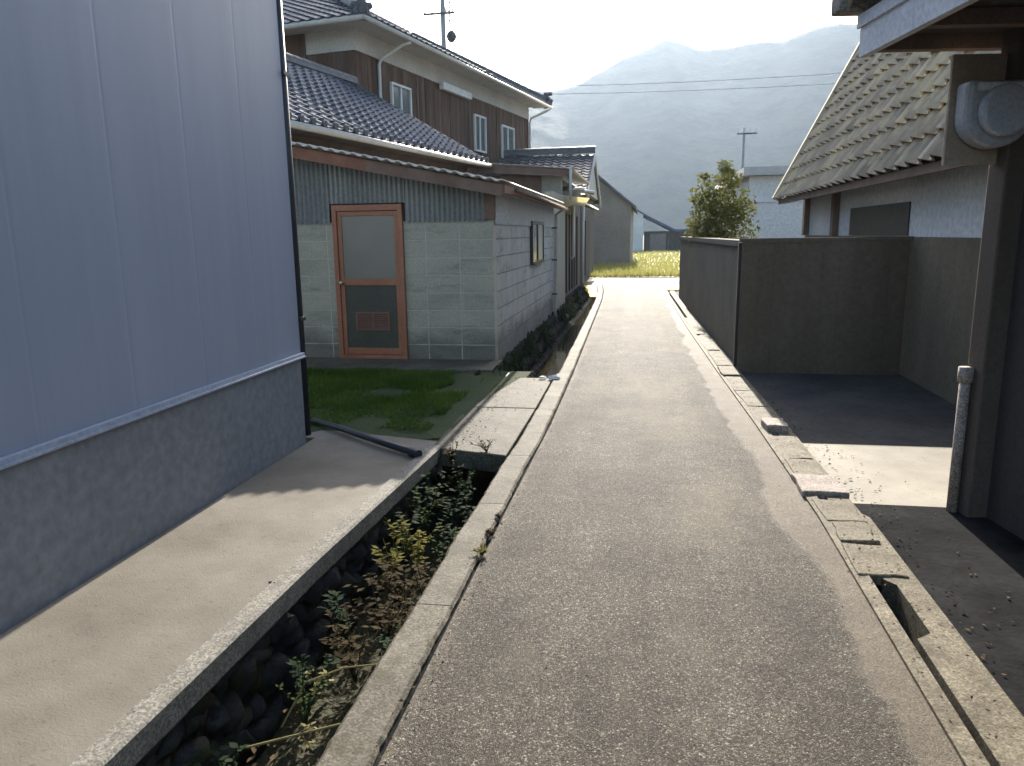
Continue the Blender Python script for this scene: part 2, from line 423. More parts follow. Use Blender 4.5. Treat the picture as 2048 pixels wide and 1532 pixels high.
# cross lane at the far end, pale concrete
mb = MB(); mb.add([(-1.62, 22.3, -.004), (9, 22.3, -.004), (9, 26.2, -.004), (-1.62, 26.0, -.004)], [(0, 1, 2, 3)])
tag(mb.build('cross_lane', M['apron']), kind='structure')
# kerb with ragged lane edge and joints
mb = MB(); seg = [-4, -2.6, -1.2, .2, 1.5, 2.75, 3.95, 4.9, 6.3, 7.7, 9.2, 10.8, 12.4, 14, 15.6, 17.2, 18.8, 20.4, 22.2]
for a, b in zip(seg, seg[1:]):
    rows_ = []
    for y in frange(a + .003, b - .003, .03):
        j = .008 * noise.noise(V((y * 1.6, 7, 0))) + .007 * noise.noise(V((y * 7, 2, 5))) + .006 * noise.noise(V((y * 23, 2, 5)))
        xr = kx(y) - .012 + min(j, .008); wl = .165 if y < 8 else .145
        zt = .012 + .006 * noise.noise(V((y * 3, 1, 1)))
        rows_.append([(xr - .001, y, -.14), (xr, y, zt - .012), (xr - .012, y, zt), (xr - wl + .015, y, zt - .002), (xr - wl, y, zt - .016), (xr - wl, y, -.62)])
    mb.grid(rows_)
    mb.add(rows_[0], [(0, 1, 2, 3, 4, 5)]); mb.add(rows_[-1], [(0, 1, 2, 3, 4, 5)])
tag(mb.build('kerb', M['kerb']), kind='structure')
# dark joint soil between kerb and asphalt
mb = MB(); mb.grid([[(kx(y) - .03, y, -.02), (kx(y) + .02, y, -.004)] for y in ys])
tag(mb.build('kerb_ground', M['soil_and_shade']), kind='structure')

# ditch bed
mb = MB(); rows_ = []
for y in frange(-4, 22.6, .1):
    r_ = []
    for i in range(13):
        f = i / 12; x = -1.76 + f * (.96)
        z = -.56 + .10 * max(0, f - .5) * 2 + .05 * noise.noise(V((x * 5, y * 3, 0))) + .03 * noise.noise(V((x * 17, y * 13, 2)))
        if y > 7.7: z = min(z, -.46)
        r_.append((x, y, z))
    rows_.append(r_)
mb.grid(rows_)
tag(mb.build('ditch_ground', M['mud'], smooth=True), kind='structure')
# water beyond the slab
mb = MB(); mb.add([(-1.72, 7.76, -.36), (-.87, 7.76, -.36), (-1.1, 22.6, -.36), (-1.75, 22.6, -.36)], [(0, 1, 2, 3)])
tag(mb.build('ditch_water', M['water']), kind='structure')

# concrete apron (ledge) in front of the left building
mb = MB()
mb.prism([(-2.44, -4), (-1.56, -4), (-1.53, 1.7), (-1.50, 3.1), (-1.42, 5.02), (-1.46, 5.22), (-2.3, 5.42), (-3.2, 5.45), (-3.2, 5.2), (-2.44, 5.2)], 'z', -.12, 0)
tag(mb.build('pavement', M['apron'], bevel=.012), kind='structure')
# slightly raised rim of the apron
mb = MB()
e = [(-1.56, -4), (-1.53, 1.7), (-1.50, 3.1), (-1.42, 5.02)]
mb.grid([[(x + .022, y, -.085), (x + .022, y, .006), (x + .01, y, .016), (x - .07, y, .016), (x - .085, y, .002)] for x, y in
         [(lerp_tab([(b, a) for a, b in e], y), y) for y in frange(-4, 5.05, .15)]])
mb.add([(-1.52, 5.05, -.2), (-1.398, 5.05, -.2), (-1.398, 5.05, .012), (-1.505, 5.05, .012)], [(0, 1, 2, 3)])
tag(mb.build('pavement_kerb', M['rim']), kind='structure')
# cobble retaining wall under the apron
wall = thing('cobble_wall', 'dark cobblestone retaining wall dropping from the concrete apron into the ditch', 'wall', (-1.5, 1.5, -.6))
mb = MB((-1.5, 1.5, -.6))
y = -1.2
while y < 5.0:
    for zz in (-.52, -.41, -.30, -.19, -.1):
        r = random.uniform(.07, .105)
        xx = lerp_tab([(b, a) for a, b in e], y)
        mb.blob((xx - .06 + random.uniform(-.015, .02), y + random.uniform(-.05, .05), zz + random.uniform(-.03, .03)), r, 2, .42, (.7, random.uniform(.9, 1.4), random.uniform(.7, 1.)))
    y += .14
mb.grid([[(lerp_tab([(b, a) for a, b in e], y) - .045, y, -.7), (lerp_tab([(b, a) for a, b in e], y) - .045, y, -.02)] for y in frange(-4, 5.0, .5)])
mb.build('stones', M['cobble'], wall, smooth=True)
mb = MB((-1.5, 1.5, -.6)); mb.box(-1.66, -1.6, -4, 5.0, -.7, -.15); mb.build('backing', M['soil_and_shade'], wall)

# bridge slab over the ditch
br = MB((-1.15, 6.3, 0))
mb = br
for a, b in ((4.9, 6.33), (6.345, 7.75)):
    mb.prism([(-1.47, a + (.14 if a < 5 else 0)), (kx(a) - .19, a), (kx(b) - .19, b), (-1.50 + .25 * (b > 7), b)], 'z', -.13, .004)
o = mb.build('bridge_slab', M['slab'], bevel=.01); o.location = (-1.15, 6.3, 0)
tag(o, 'flat mossy concrete slab bridging the ditch beside the kerb', 'slab bridge')

# grass patch and yard
mb = MB(); mb.grid([[(x, y, .0 + .03 * noise.noise(V((x * 2, y * 2, 0))) + .012 * noise.noise(V((x * 9, y * 9, 0)))) for x in frange(-8, -1.44, .12)] for y in frange(5.3, 8.1, .12)])
tag(mb.build('lawn_ground', M['turf'], smooth=True), kind='structure')
mb = MB(); mb.add([(-2.6, 5.0, -.013), (-1.2, 5.0, -.013), (-1.2, 8.2, -.013), (-2.6, 8.2, -.013)], [(0, 1, 2, 3)])
tag(mb.build('lawn_ground', M['turf']), kind='structure')
vs, fs = [], []
for i in range(20000):
    x = random.uniform(-4.8, -1.62); y = random.uniform(5.5, 7.95)
    d = noise.noise(V((x * 1.5, y * 1.5, 4)))
    if d < -.25 + .4 * max(0, (x + 2.0)) + .25 * max(0, 6 - y): continue
    hgt = random.uniform(.025, .075) * (1 + .6 * d) * (.6 if y < 6.1 else 1); a = random.uniform(0, 6.28); w = .008
    dx, dy = math.cos(a) * w, math.sin(a) * w; lx, ly = random.uniform(-.04, .04), random.uniform(-.04, .04)
    n = len(vs); vs += [(x - dx, y - dy, 0), (x + dx, y + dy, 0), (x + lx, y + ly, hgt)]; fs.append((n, n + 1, n + 2))
tag(raw('grass', M['grassblade'], vs, fs), 'short dark green grass in the shade before the block shed', 'grass', kind='stuff')
# step in front of the shed
mb = MB((-3.1, 8.3, 0)); mb.box(-5.2, -1.62, 8.02, 8.72, -.1, .03)
o = mb.build('shed_step', M['slab'], bevel=.012); o.location = (-3.1, 8.3, 0); tag(o, 'low grey concrete step along the foot of the block shed', 'step')
# black hose pipe
pp = thing('slim_pipe', 'dark drain pipe lying from the blue building corner to the ditch', 'pipe', (-2.1, 5.2, 0))
mb = MB((-2.1, 5.2, 0)); mb.tube([(-2.62, 5.58, .035), (-2.3, 5.36, .04), (-1.9, 5.05, .04), (-1.5, 4.78, .03)], .024, 12); mb.build('pipe', M['darkpipe'], pp, smooth=True)
mb = MB((-2.1, 5.2, 0)); mb.tube([(-1.56, 4.82, .033), (-1.48, 4.765, .03)], .031, 12); mb.build('pipe_collar', M['darkpipe'], pp)

# ------------------------------------------------------------------ left building
lb = thing('sided_building', 'tall windowless building with blue white siding over a grey concrete plinth', 'building', (-2.44, 5.1, 0))
off = (-2.44, 5.1, 0)
mb = MB(off)
# siding: vertical panels with shallow joints along Y and along the end
yy = 5.12; w = .62
prev = None
poly = []
while yy > -4:
    poly += [(-2.465, yy), (-2.465, yy - w + .03), (-2.4659, yy - w + .016), (-2.4659, yy - w + .012)]
    yy -= w
poly += [(-2.465, -4), (-9, -4), (-9, 5.12)]
mb.prism(poly, 'z', .67, 3.75)
mb.build('siding', M['siding'], lb)
mb = MB(off); mb.box(-9, -2.45, -4, 5.08, -.1, .64); mb.build('plinth', M['found'], lb)
mb = MB(off); mb.box(-9, -2.435, -4, 5.125, .641, .669); mb.box(-9, -2.425, -4, 5.125, .634, .645)
mb.build('sill_flashing', M['flash'], lb)
mb = MB(off); mb.tube([(-2.485, 5.165, .03), (-2.485, 5.165, 3.75)], .036, 12); mb.build('corner_pipe', M['darkpipe'], lb, smooth=True)
for z in (.9, 2.6):
    mb = MB(off); mb.box(-2.525, -2.445, 5.121, 5.204, z, z + .025); mb.build('pipe_bracket', M['darkpipe'], lb)
mb = MB(off); mb.box(-9.3, -2.4, -4.2, 5.22, 3.75, 3.85); mb.build('roof', M['greymetal'], lb)

# ------------------------------------------------------------------ block shed
off = (-1.7, 8.7, 0)
sh = thing('block_shed', 'low concrete block shed with tin upper wall and brown framed door', 'shed', off)
DX0, DX1 = -3.655, -2.785
mb = MB(off)
mb.box(-5.0, DX0 - .002, 8.7, 8.85, -.05, 1.67); mb.build('front_wall', M['blockfront'], sh)
mb = MB(off); mb.box(DX1 + .002, -1.7, 8.7, 8.85, -.05, 1.67)
mb.build('front_wall', M['blockfront'], sh)
mb = MB(off); mb.box(-1.85, -1.7, 8.853, 14.6, -.1, 1.67); mb.build('side_wall', M['blockside'], sh)
mb = MB(off); mb.box(-5.0, -1.86, 14.4, 14.58, -.1, 2.2); mb.build('back_wall', M['blockside'], sh)
def roofz(x): return 2.09 + (-1.71 - x) * .197
# corrugated front tin (vertical corrugation), from 1.64 up to the rake board
def corr(mb, p0, ex, L, zb, zt, pitch, amp, nrm, seg=6):
    n = int(L / pitch * seg); r0, r1 = [], []
    for i in range(n + 1):
        s = L * i / n; q = V(p0) + V(ex) * s + V(nrm) * amp * math.sin(2 * math.pi * s / pitch)
        r0.append((q.x, q.y, zb)); r1.append((q.x, q.y, zt(q) if callable(zt) else zt))
    mb.grid([r0, r1])
mb = MB(off)
corr(mb, (-5.0, 8.685, 0), (1, 0, 0), DX0 - .03 + 5.0, 1.655, lambda q: roofz(q.x) - .06, .06, .019, (0, 1, 0))
corr(mb, (DX0 - .03, 8.685, 0), (1, 0, 0), DX1 - DX0 + .06, 1.885, lambda q: roofz(q.x) - .06, .06, .019, (0, 1, 0))
corr(mb, (DX1 + .03, 8.685, 0), (1, 0, 0), -1.76 - DX1 - .03, 1.655, lambda q: roofz(q.x) - .06, .06, .019, (0, 1, 0))
for i in range(30):
    x = -4.9 + i * .105
    for z in ([1.70] if not (DX0 - .05 < x < DX1 + .05) else [1.925]):
        mb.box(x - .006, x + .006, 8.668, 8.69, z - .006, z + .006)
mb.build('front_tin', M['tin'], sh, smooth=False)
mb = MB(off); corr(mb, (-1.688, 8.75, 0), (0, 1, 0), 5.85, 1.62, 2.08, .064, .007, (1, 0, 0)); mb.build('side_tin', M['tinpale'], sh, smooth=True)
mb = MB(off); mb.box(-1.80, -1.678, 8.66, 8.745, 1.675, 1.95); mb.build('corner_post', M['fasciawood'], sh, bevel=.006)
# roof sheet, corrugations running down the slope (towards the lane) so the rake shows as a wave of the end sheet
mb = MB(off); rows_ = []
for i in range(0, 145):
    x = -5.2 + i * (3.70 / 144)
    rows_.append([(x, y, roofz(x) + .03 + .016 * math.sin(2 * math.pi * x / .13)) for y in frange(8.33, 14.9, 1.1)])
mb.grid(rows_)
o = mb.build('roof', M['rooftin'], sh, smooth=True)
so = o.modifiers.new('solid', 'SOLIDIFY'); so.thickness = .012
# rake boards
def rake(mb, x0, x1, y0, y1, dz0, dz1):
    mb.add([(x0, y0, roofz(x0) + dz0), (x1, y0, roofz(x1) + dz0), (x1, y0, roofz(x1) + dz1), (x0, y0, roofz(x0) + dz1),
            (x0, y1, roofz(x0) + dz0), (x1, y1, roofz(x1) + dz0), (x1, y1, roofz(x1) + dz1), (x0, y1, roofz(x0) + dz1)],
           [(0, 1, 2, 3), (7, 6, 5, 4), (0, 4, 5, 1), (1, 5, 6, 2), (2, 6, 7, 3), (3, 7, 4, 0)])
mb = MB(off); rake(mb, -5.2, -3.1, 8.40, 8.44, -.14, -.012); mb.build('rake_board', M['rustwood'], sh)
mb = MB(off); rake(mb, -3.1, -1.535, 8.40, 8.44, -.14, -.012); mb.build('rake_board', M['fasciawood'], sh)
mb = MB(off)
for yq in (8.55, 9.6, 10.8, 12, 13.2, 14.4): rake(mb, -5.1, -1.62, yq, yq + .06, -.075, .012)
mb.build('rafters', M['fasciawood'], sh)
mb = MB(off); mb.box(-1.53, -1.505, 8.40, 14.8, 1.95, 2.04); mb.build('eave_board', M['rustwood'], sh)
mb = MB(off); mb.tube([(-1.455, 8.9, 2.005), (-1.455, 14.9, 1.97)], .03, 10); mb.build('gutter', M['fasciawood'], sh, smooth=True)
dp = MB(off); dp.tube([(-1.455, 14.5, 1.96), (-1.62, 14.5, 1.85), (-1.64, 14.5, .02), (-1.62, 14.5, -.2)], .034, 10)
pipe = dp.build('downpipe', M['pipe'], sh, smooth=True)
for z in (.35, 1.0, 1.6):
    mb = MB(off); mb.box(-1.7, -1.6, 14.455, 14.545, z, z + .025); mb.build('clip', M['darkframe'], pipe)
# door
mb = MB(off)
fy0, fy1 = 8.655, 8.74
mb.box(DX0, DX0 + .055, fy0, fy1, .03, 1.87); mb.box(DX1 - .055, DX1, fy0, fy1, .03, 1.87)
mb.box(DX0 + .055, DX1 - .055, fy0, fy1, 1.80, 1.87); mb.box(DX0 + .055, DX1 - .055, fy0 + .003, fy1, .03, .075)
door = mb.build('door', M['doorframe'], sh, bevel=.004)
mb = MB(off)
a, b = DX0 + .06, DX1 - .06; sy0, sy1 = 8.675, 8.72
mb.box(a, a + .05, sy0, sy1, .08, 1.795); mb.box(b - .05, b, sy0, sy1, .08, 1.795)
mb.box(a + .05, b - .05, sy0, sy1, 1.74, 1.795); mb.box(a + .05, b - .05, sy0, sy1, .92, 1.0); mb.box(a + .05, b - .05, sy0, sy1, .08, .16)
mb.build('door_leaf', M['doorframe'], door, bevel=.004)
mb = MB(off); mb.box(a + .05, b - .05, 8.69, 8.70, 1.0, 1.74); mb.build('glass_panel', M['frost'], door)
mb = MB(off); mb.box(a + .05, b - .05, 8.69, 8.70, .16, .92); mb.build('lower_panel', M['doorpanel'], door)
mb = MB(off); vx0, vx1, vz0, vz1 = a + .17, b - .155, .38, .60
mb.box(vx0, vx0 + .018, 8.678, 8.69, vz0, vz1); mb.box(vx1 - .018, vx1, 8.678, 8.69, vz0, vz1)
mb.box(vx0 + .018, vx1 - .018, 8.678, 8.69, vz1 - .018, vz1); mb.box(vx0 + .018, vx1 - .018, 8.678, 8.69, vz0, vz0 + .018)
mb.box((vx0 + vx1) / 2 - .008, (vx0 + vx1) / 2 + .008, 8.68, 8.69, vz0 + .018, vz1 - .018)
for i in range(7):
    z = vz0 + .03 + i * .024
    for q0, q1 in ((vx0 + .018, (vx0 + vx1) / 2 - .008), ((vx0 + vx1) / 2 + .008, vx1 - .018)):
        mb.add([(q0, 8.674, z), (q1, 8.674, z), (q1, 8.689, z + .012), (q0, 8.689, z + .012)], [(0, 1, 2, 3)])
mb.build('louvre_vent', M['louvre'], door)
mb = MB(off); mb.tube([(a + .03, 8.675, .955), (a + .03, 8.635, .955)], .012, 10); mb.blob((a + .03, 8.62, .955), .027, 2, 0); mb.build('knob', M['steel'], door, smooth=True)
# side window
mb = MB(off)
wy0, wy1, wz0, wz1 = 11.6, 12.95, 1.03, 1.7
for q in (wy0, wy1 - .06): mb.box(-1.70, -1.655, q, q + .06, wz0, wz1)
mb.box(-1.70, -1.655, wy0 + .06, wy1 - .06, wz1 - .05, wz1); mb.box(-1.70, -1.645, wy0 + .06, wy1 - .06, wz0, wz0 + .05); mb.box(-1.70, -1.662, 12.24, 12.31, wz0 + .05, wz1 - .05)
wf = mb.build('window', M['darkframe'], sh)
mb = MB(off); mb.box(-1.70, -1.675, wy0 + .06, 12.24, wz0 + .05, wz1 - .05); mb.build('pane', M['glass'], wf)
mb = MB(off); mb.box(-1.70, -1.67, 12.31, wy1 - .06, wz0 + .05, wz1 - .05); mb.build('pane', M['palepane'], wf)

# cobbled, overgrown bank at the foot of the sheds
bank = thing('stone_bank', 'dark cobbled bank between the block shed and the ditch water', 'embankment', (-1.6, 14, -.4))
mb = MB((-1.6, 14, -.4)); rows_ = []
for y in frange(7.76, 22.6, .08):
    r_ = []
    for i in range(8):
        f = i / 7; x = -1.76 + f * .3; z = .03 - f * f * .16 - f * .36
        nn = .05 * noise.noise(V((x * 6, y * 6, z * 6))) + .03 * noise.noise(V((x * 15, y * 15, z * 15)))
        r_.append((x + nn, y, z + nn))
    rows_.append(r_)
mb.grid(rows_); mb.build('bank_soil', M['soil_and_shade'], bank, smooth=True)
mb = MB((-1.6, 14, -.4))
y = 8.3
while y < 22:
    for f in (.25, .6, .95):
        mb.blob((-1.74 + f * .3, y + random.uniform(-.04, .04), .0 - f * .42), random.uniform(.085, .115), 1, .2, (.7, 1.1, .9))
    y += .16
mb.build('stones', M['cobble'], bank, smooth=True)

# ------------------------------------------------------------------ tiles
def tile_rows(mb, P, L0, L1, rows, dv, pitch=.265, seg=6, amp=.022, lift=.03, inset=0, jit=.004):
    """P(s,t,h): point at s along the eave, t up the slope, h above the plane. row j spans [L0+inset*j, L1-inset*j]"""
    for j in range(rows):
        a = L0 + inset * j; b = L1 - inset * j
        if b - a < .1: break
        n = max(2, int((b - a) / pitch * seg))
        lip, low, mid, top = [], [], [], []
        for i in range(n + 1):
            s = a + (b - a) * i / n
            ph = 2 * math.pi * s / pitch
            hh = amp * math.cos(ph) + .006 * math.cos(2 * ph)
            k = int(s / pitch)
            jj = jit * noise.noise(V((k * 3.7, j * 5.1, 0)))
            t0 = j * dv
            lip.append(P(s, t0 + .002, hh + lift - .028 + jj)); low.append(P(s, t0, hh + lift + jj)); top.append(P(s, t0 + dv + .02, hh * .9 + .002))
        mb.grid([lip, low, top])

def ridge_line(mb, a, b, r=.085, step=.28, base=.12):
    a, b = V(a), V(b); d = b - a; n = max(1, int(d.length / step)); u = d.normalized()
    s = u.cross(V((0, 0, 1))).normalized(); up = s.cross(u).normalized()
    mb.beam(a + up * (base / 2), b + up * (base / 2), r * 1.7, base)
    for i in range(n):
        p0 = a + d * (i / n); p1 = a + d * ((i + 1) / n)
        r0, r1 = [], []
        for k in range(7):
            an = math.pi * k / 6
            r0.append(p0 + s * math.cos(an) * r * 1.08 + up * (base + math.sin(an) * r * 1.08))
            r1.append(p1 + s * math.cos(an) * r * .94 + up * (base + math.sin(an) * r * .94))
        mb.grid([r0, r1]); mb.add(r0, [tuple(range(7))])

# ------------------------------------------------------------------ two-storey house (local frame: x towards the lane, y away along its side)
HO = (-6.49, 17.2, 0); HA = -R(11.2)
hs = thing('tiled_house', 'brown boarded two storey house with grey tiled roofs and a tiled wing', 'house', HO, HA)
W, D = 6.0, 11.57
def board_wall(mb, x, y0, y1, z0, z1, axis, sgn, step=.17):
    q = y0
    while q < y1 - .01:
        q2 = min(q + step, y1); th = random.choice((.008, .014, .02, .012))
        zt = z1
        if axis == 'x': mb.box(min(x, x + sgn * th), max(x, x + sgn * th), q + .003, q2 - .003, z0, zt)
        else: mb.box(q + .003, q2 - .003, min(x, x + sgn * th), max(x, x + sgn * th), z0, zt)
        q = q2
mb = MB(); mb.box(-W, -.002, .002, D, 0, 5.7); board_wall(mb, 0, 0, D, 2.5, 5.62, 'x', 1); board_wall(mb, 0, -W, 0, 2.5, 5.62, 'y', -1)
for q in (2.9, 6.2, 8.5, D - .08): mb.box(.0, .035, q, q + .1, 2.5, 5.62)
mb.build('wall', M['boards'], hs)
mb = MB(); mb.box(-W, .05, -.05, D + .03, 5.625, 6.16)
mb.build('plaster_band', M['plaster'], hs)
mb = MB(); mb.box(.052, .2, 4.2, 6.12, 5.47, 5.66); mb.build('shutter_box', M['plasterwhite'], hs, bevel=.01)
mb = MB(); mb.box(-2.35, -1.25, -.08, -.052, 5.5, 6.16); mb.build('dark_panel', M['boards'], hs)
# soffit + fascia
x1, y0e, y1e = .72, -.72, 12.15
mb = MB(); mb.box(.052, x1 - .02, y0e + .02, y1e, 6.08, 6.10); mb.box(-W - .6, .05, y0e + .02, -.052, 6.081, 6.101); mb.build('soffit', M['plaster'], hs)
mb = MB(); mb.box(x1 - .02, x1, y0e, y1e, 6.05, 6.15); mb.box(-W - .6, x1 - .021, y0e, y0e + .02, 6.05, 6.15); mb.build('fascia', M['gutterpipe'], hs)
mb = MB(); mb.tube([(x1 + .045, y0e - .05, 6.06), (x1 + .045, y1e, 6.06)], .05, 10); mb.build('gutter', M['gutterpipe'], hs, smooth=True)
mb = MB(); mb.tube([(-W - .5, y0e - .06, 6.06), (x1 + .02, y0e - .06, 6.06)], .05, 10); mb.build('gutter', M['gutterpipe'], hs, smooth=True)
mb = MB(); mb.tube([(x1 + .03, 1.3, 6.0), (x1 - .1, 1.2, 5.95), (.12, .98, 5.62), (.075, .95, 5.5), (.075, .95, 4.72), (.09, .8, 4.62), (.12, -.1, 4.82)], .04, 10); mb.build('downpipe', M['pipe'], hs, smooth=True)
mb = MB(); mb.tube([(x1 + .03, 12.0, 6.0), (x1 - .1, 11.95, 5.93), (.12, 11.62, 5.66), (.08, 11.6, 5.5), (.08, 11.6, 2.9)], .04, 10); mb.build('downpipe', M['pipe'], hs, smooth=True)
# hip roof
tp = math.tan(R(27)); cp, sp = math.cos(R(27)), math.sin(R(27))
xc = (-W - .75 + x1) / 2; half = x1 - xc; rz_ = 6.14 + half * tp
mb = MB()
dv = .24; nrow = int(half / cp / dv) + 1
tile_rows(mb, lambda s, t, h: (x1 + .03 - t * cp + h * sp, s, 6.14 + t * sp + h * cp), y0e - .03, y1e + .03, nrow, dv, inset=dv * cp)
tile_rows(mb, lambda s, t, h: (s, y0e - .03 + t * cp - h * sp, 6.14 + t * sp + h * cp), -W - .78, x1 + .03, nrow, dv, inset=dv * cp)
mb.add([(-W - .78, y0e, 6.13), (-W - .78, y1e, 6.13), (xc, y1e - half, rz_ - .02), (xc, y0e + half, rz_ - .02)], [(0, 1, 2, 3)])
mb.add([(-W - .78, y1e, 6.13), (x1, y1e, 6.13), (xc, y1e - half, rz_ - .02)], [(0, 1, 2)])
roof = mb.build('roof', M['tile'], hs, smooth=False)
mb = MB()
for a, b in (((x1, y0e, 6.17), (xc, y0e + half, rz_)), ((x1, y1e, 6.17), (xc, y1e - half, rz_)), ((xc, y0e + half, rz_), (xc, y1e - half, rz_)), ((-W - .78, y0e, 6.17), (xc, y0e + half, rz_))):
    ridge_line(mb, a, b)
mb.build('ridge_tiles', M['tile'], roof)
for (ox, oy, ay) in ((x1 - .1, y0e + .1, -1), (x1 - .12, y1e - .12, 1)):
    mb = MB()
    # onigawara: shield with a round boss and horns, standing at the foot of the hip
    dvec = V((1, ay, 0)).normalized(); sv = V((-ay, 1, 0)).normalized(); c = V((ox, oy, 6.22))
    mb.beam(c - dvec * .05, c + dvec * .06, .34, .36); mb.beam(c - dvec * .05 + V((0, 0, .22)), c + dvec * .05 + V((0, 0, .22)), .2, .14)
    mb.tube([c - dvec * .1 + V((0, 0, .3)), c + dvec * .2 + V((0, 0, .34))], .075, 12)
    for q in (-1, 1): mb.blob(c + sv * q * .17 + V((0, 0, .12)), .08, 2, .1)
    mb.build('ridge_end_tile', M['tile'], roof, bevel=.02)
# windows of the upper wall
def hwin(y0, y1, z0, z1):
    mb = MB(); f = .055
    mb.box(.022, .09, y0, y0 + f, z0, z1); mb.box(.022, .09, y1 - f, y1, z0, z1)
    mb.box(.022, .09, y0 + f, y1 - f, z1 - f, z1); mb.box(.022, .1, y0 + f, y1 - f, z0, z0 + f)
    ym = (y0 + y1) / 2; mb.box(.03, .07, ym - .03, ym + .03, z0 + f, z1 - f)
    w = mb.build('window', M['winframe'], hs)
    mb = MB(); mb.box(.024, .034, y0 + f, ym - .03, z0 + f, z1 - f); mb.box(.024, .042, ym + .03, y1 - f, z0 + f, z1 - f); mb.build('pane', M['glass'], w)
hwin(1.5, 2.5, 4.45, 5.21); hwin(6.57, 7.45, 4.05, 5.15); hwin(8.84, 10.0, 4.0, 5.12)
# wing
wy0, wy1 = -8.2, -.4; ex, ez, rx, rz = 3.4, 3.0, .24, 4.8
ang = math.atan2(rz - ez, ex - rx); ca, sa = math.cos(ang), math.sin(ang)
mb = MB(); mb.prism([(2.95, 0), (2.95, 3.1), (.24, 4.6), (-2.4, 3.1), (-2.4, 0)], 'y', wy0 + .1, wy1 - .12)
mb.build('wing_wall', M['fasciawood'], hs)
for q in (-6.5, -4.6, -2.7):
    mb = MB(); mb.box(2.952, 2.985, q, q + 1.25, 2.32, 2.78); mb.build('wing_shutter', M['beige'], hs)
mb = MB()
slope = math.hypot(ex - rx, rz - ez)
tile_rows(mb, lambda s, t, h: (ex - t * ca + h * sa, s, ez + t * sa + h * ca), wy0, wy1, int(slope / .23), slope / int(slope / .23))
mb.add([(rx, wy0, rz), (rx, wy1, rz), (-2.9, wy1, ez), (-2.9, wy0, ez)], [(0, 1, 2, 3)])
s = wy0
while s < wy1:   # round end caps of the eave tiles
    cx, cz = ex + .02, ez + .035
    mb.tube([(cx + .012, s, cz), (cx - .03, s, cz + .012)], .05, 10); s += .265
wr = mb.build('wing_roof', M['tile'], hs)
mb = MB(); ridge_line(mb, (rx, wy0, rz + .02), (rx, wy1, rz + .02), .07, .27, .09); mb.build('ridge_tiles', M['tile'], wr)
mb = MB(); mb.beam((ex - .02, wy1 - .03, ez - .04), (rx, wy1 - .03, rz - .04), .03, .15); mb.build('verge_board', M['fasciawood'], wr)
mb = MB(); mb.box(2.952, ex - .04, wy0, wy1 - .05, ez - .09, ez - .07); mb.build('wing_soffit', M['fasciawood'], hs)
mb = MB(); mb.tube([(ex + .055, wy0, ez - .06), (ex + .055, wy1, ez - .08)], .048, 10); mb.build('gutter', M['gutterpipe'], hs, smooth=True)

# ------------------------------------------------------------------ lean-to behind the shed with beige wall
off = (-1.7, 16.2, 0)
lt = thing('lean_to', 'flat tin roofed lean to behind the block shed with beige end wall', 'lean-to', off)
mb = MB(off); rows_ = []
for i in range(0, 41):
    x = -3.7 + i * (2.25 / 40)
    rows_.append([(x, y, 2.985 - (x + 3.2) * .085 + .012 * math.sin(2 * math.pi * x / .15)) for y in frange(16.1, 21.6, 1)])
mb.grid(rows_); o = mb.build('roof', M['rooftin'], lt, smooth=True); o.modifiers.new('solid', 'SOLIDIFY').thickness = .012
mb = MB(off); mb.add([(x, y, 2.96 - (x + 3.2) * .085 - d) for y in (16.16, 16.2) for x, d in ((-3.7, .19), (-1.47, .15), (-1.47, 0), (-3.7, 0))],
                     [(0, 1, 2, 3), (7, 6, 5, 4), (0, 4, 5, 1), (1, 5, 6, 2), (2, 6, 7, 3), (3, 7, 4, 0)])
mb.build('fascia', M['fasciawood'], lt)
mb = MB(off); mb.box(-3.7, -2.15, 16.45, 16.6, 0, 2.76); mb.build('front_wall', M['fasciawood'], lt)
mb = MB(off); mb.box(-2.148, -1.72, 16.45, 16.6, 1.9, 2.72); mb.build('end_panel', M['beige'], lt)
mb = MB(off); mb.box(-1.85, -1.70, 14.64, 16.98, -.1, 2.3); mb.build('side_wall', M['beige'], lt)
mb = MB(off); mb.box(-1.95, -1.80, 16.98, 22.5, -.1, 2.7); mb.build('boarded_wall', M['darkboards'], lt)
for q in (17.4, 19.6):
    mb = MB(off); mb.box(-1.80, -1.765, q, q + .05, 0.1, 2.0); mb.box(-1.80, -1.765, q + 1.5, q + 1.55, .1, 2.0); mb.box(-1.80, -1.765, q + .05, q + 1.5, 1.95, 2.0); mb.box(-1.795, -1.77, q + .7, q + .76, .1, 1.95)
    mb.build('sliding_door', M['blackwood'], lt)
mb = MB(off); mb.tube([(-1.5, 16.13, 2.86), (-1.5, 16.13, 2.2)], .03, 8); mb.build('gutter_drop', M['pipe'], lt, smooth=True)
mb = MB(off); mb.tube([(-1.62, 21.1, 2.3), (-1.62, 21.1, -.2)], .045, 8); mb.build('downpipe', M['pipe'], lt, smooth=True)
mb = MB(off); mb.tube([(-1.66, 18.7, 2.2), (-1.66, 18.7, .95), (-1.72, 18.7, .9)], .035, 8); mb.build('downpipe', M['pipe'], lt, smooth=True)
mb = MB(off); mb.tube([(-1.78, 16.9, 2.47), (-1.26, 16.9, 2.43)], .055, 14); mb.build('glint_tube', M['steel'], lt, smooth=True)  # two shiny tubes added here to catch the sun as glints
mb = MB(off); mb.tube([(-1.6, 17.6, 2.47), (-1.1, 17.6, 2.4)], .05, 14); mb.build('glint_tube', M['steel'], lt, smooth=True)
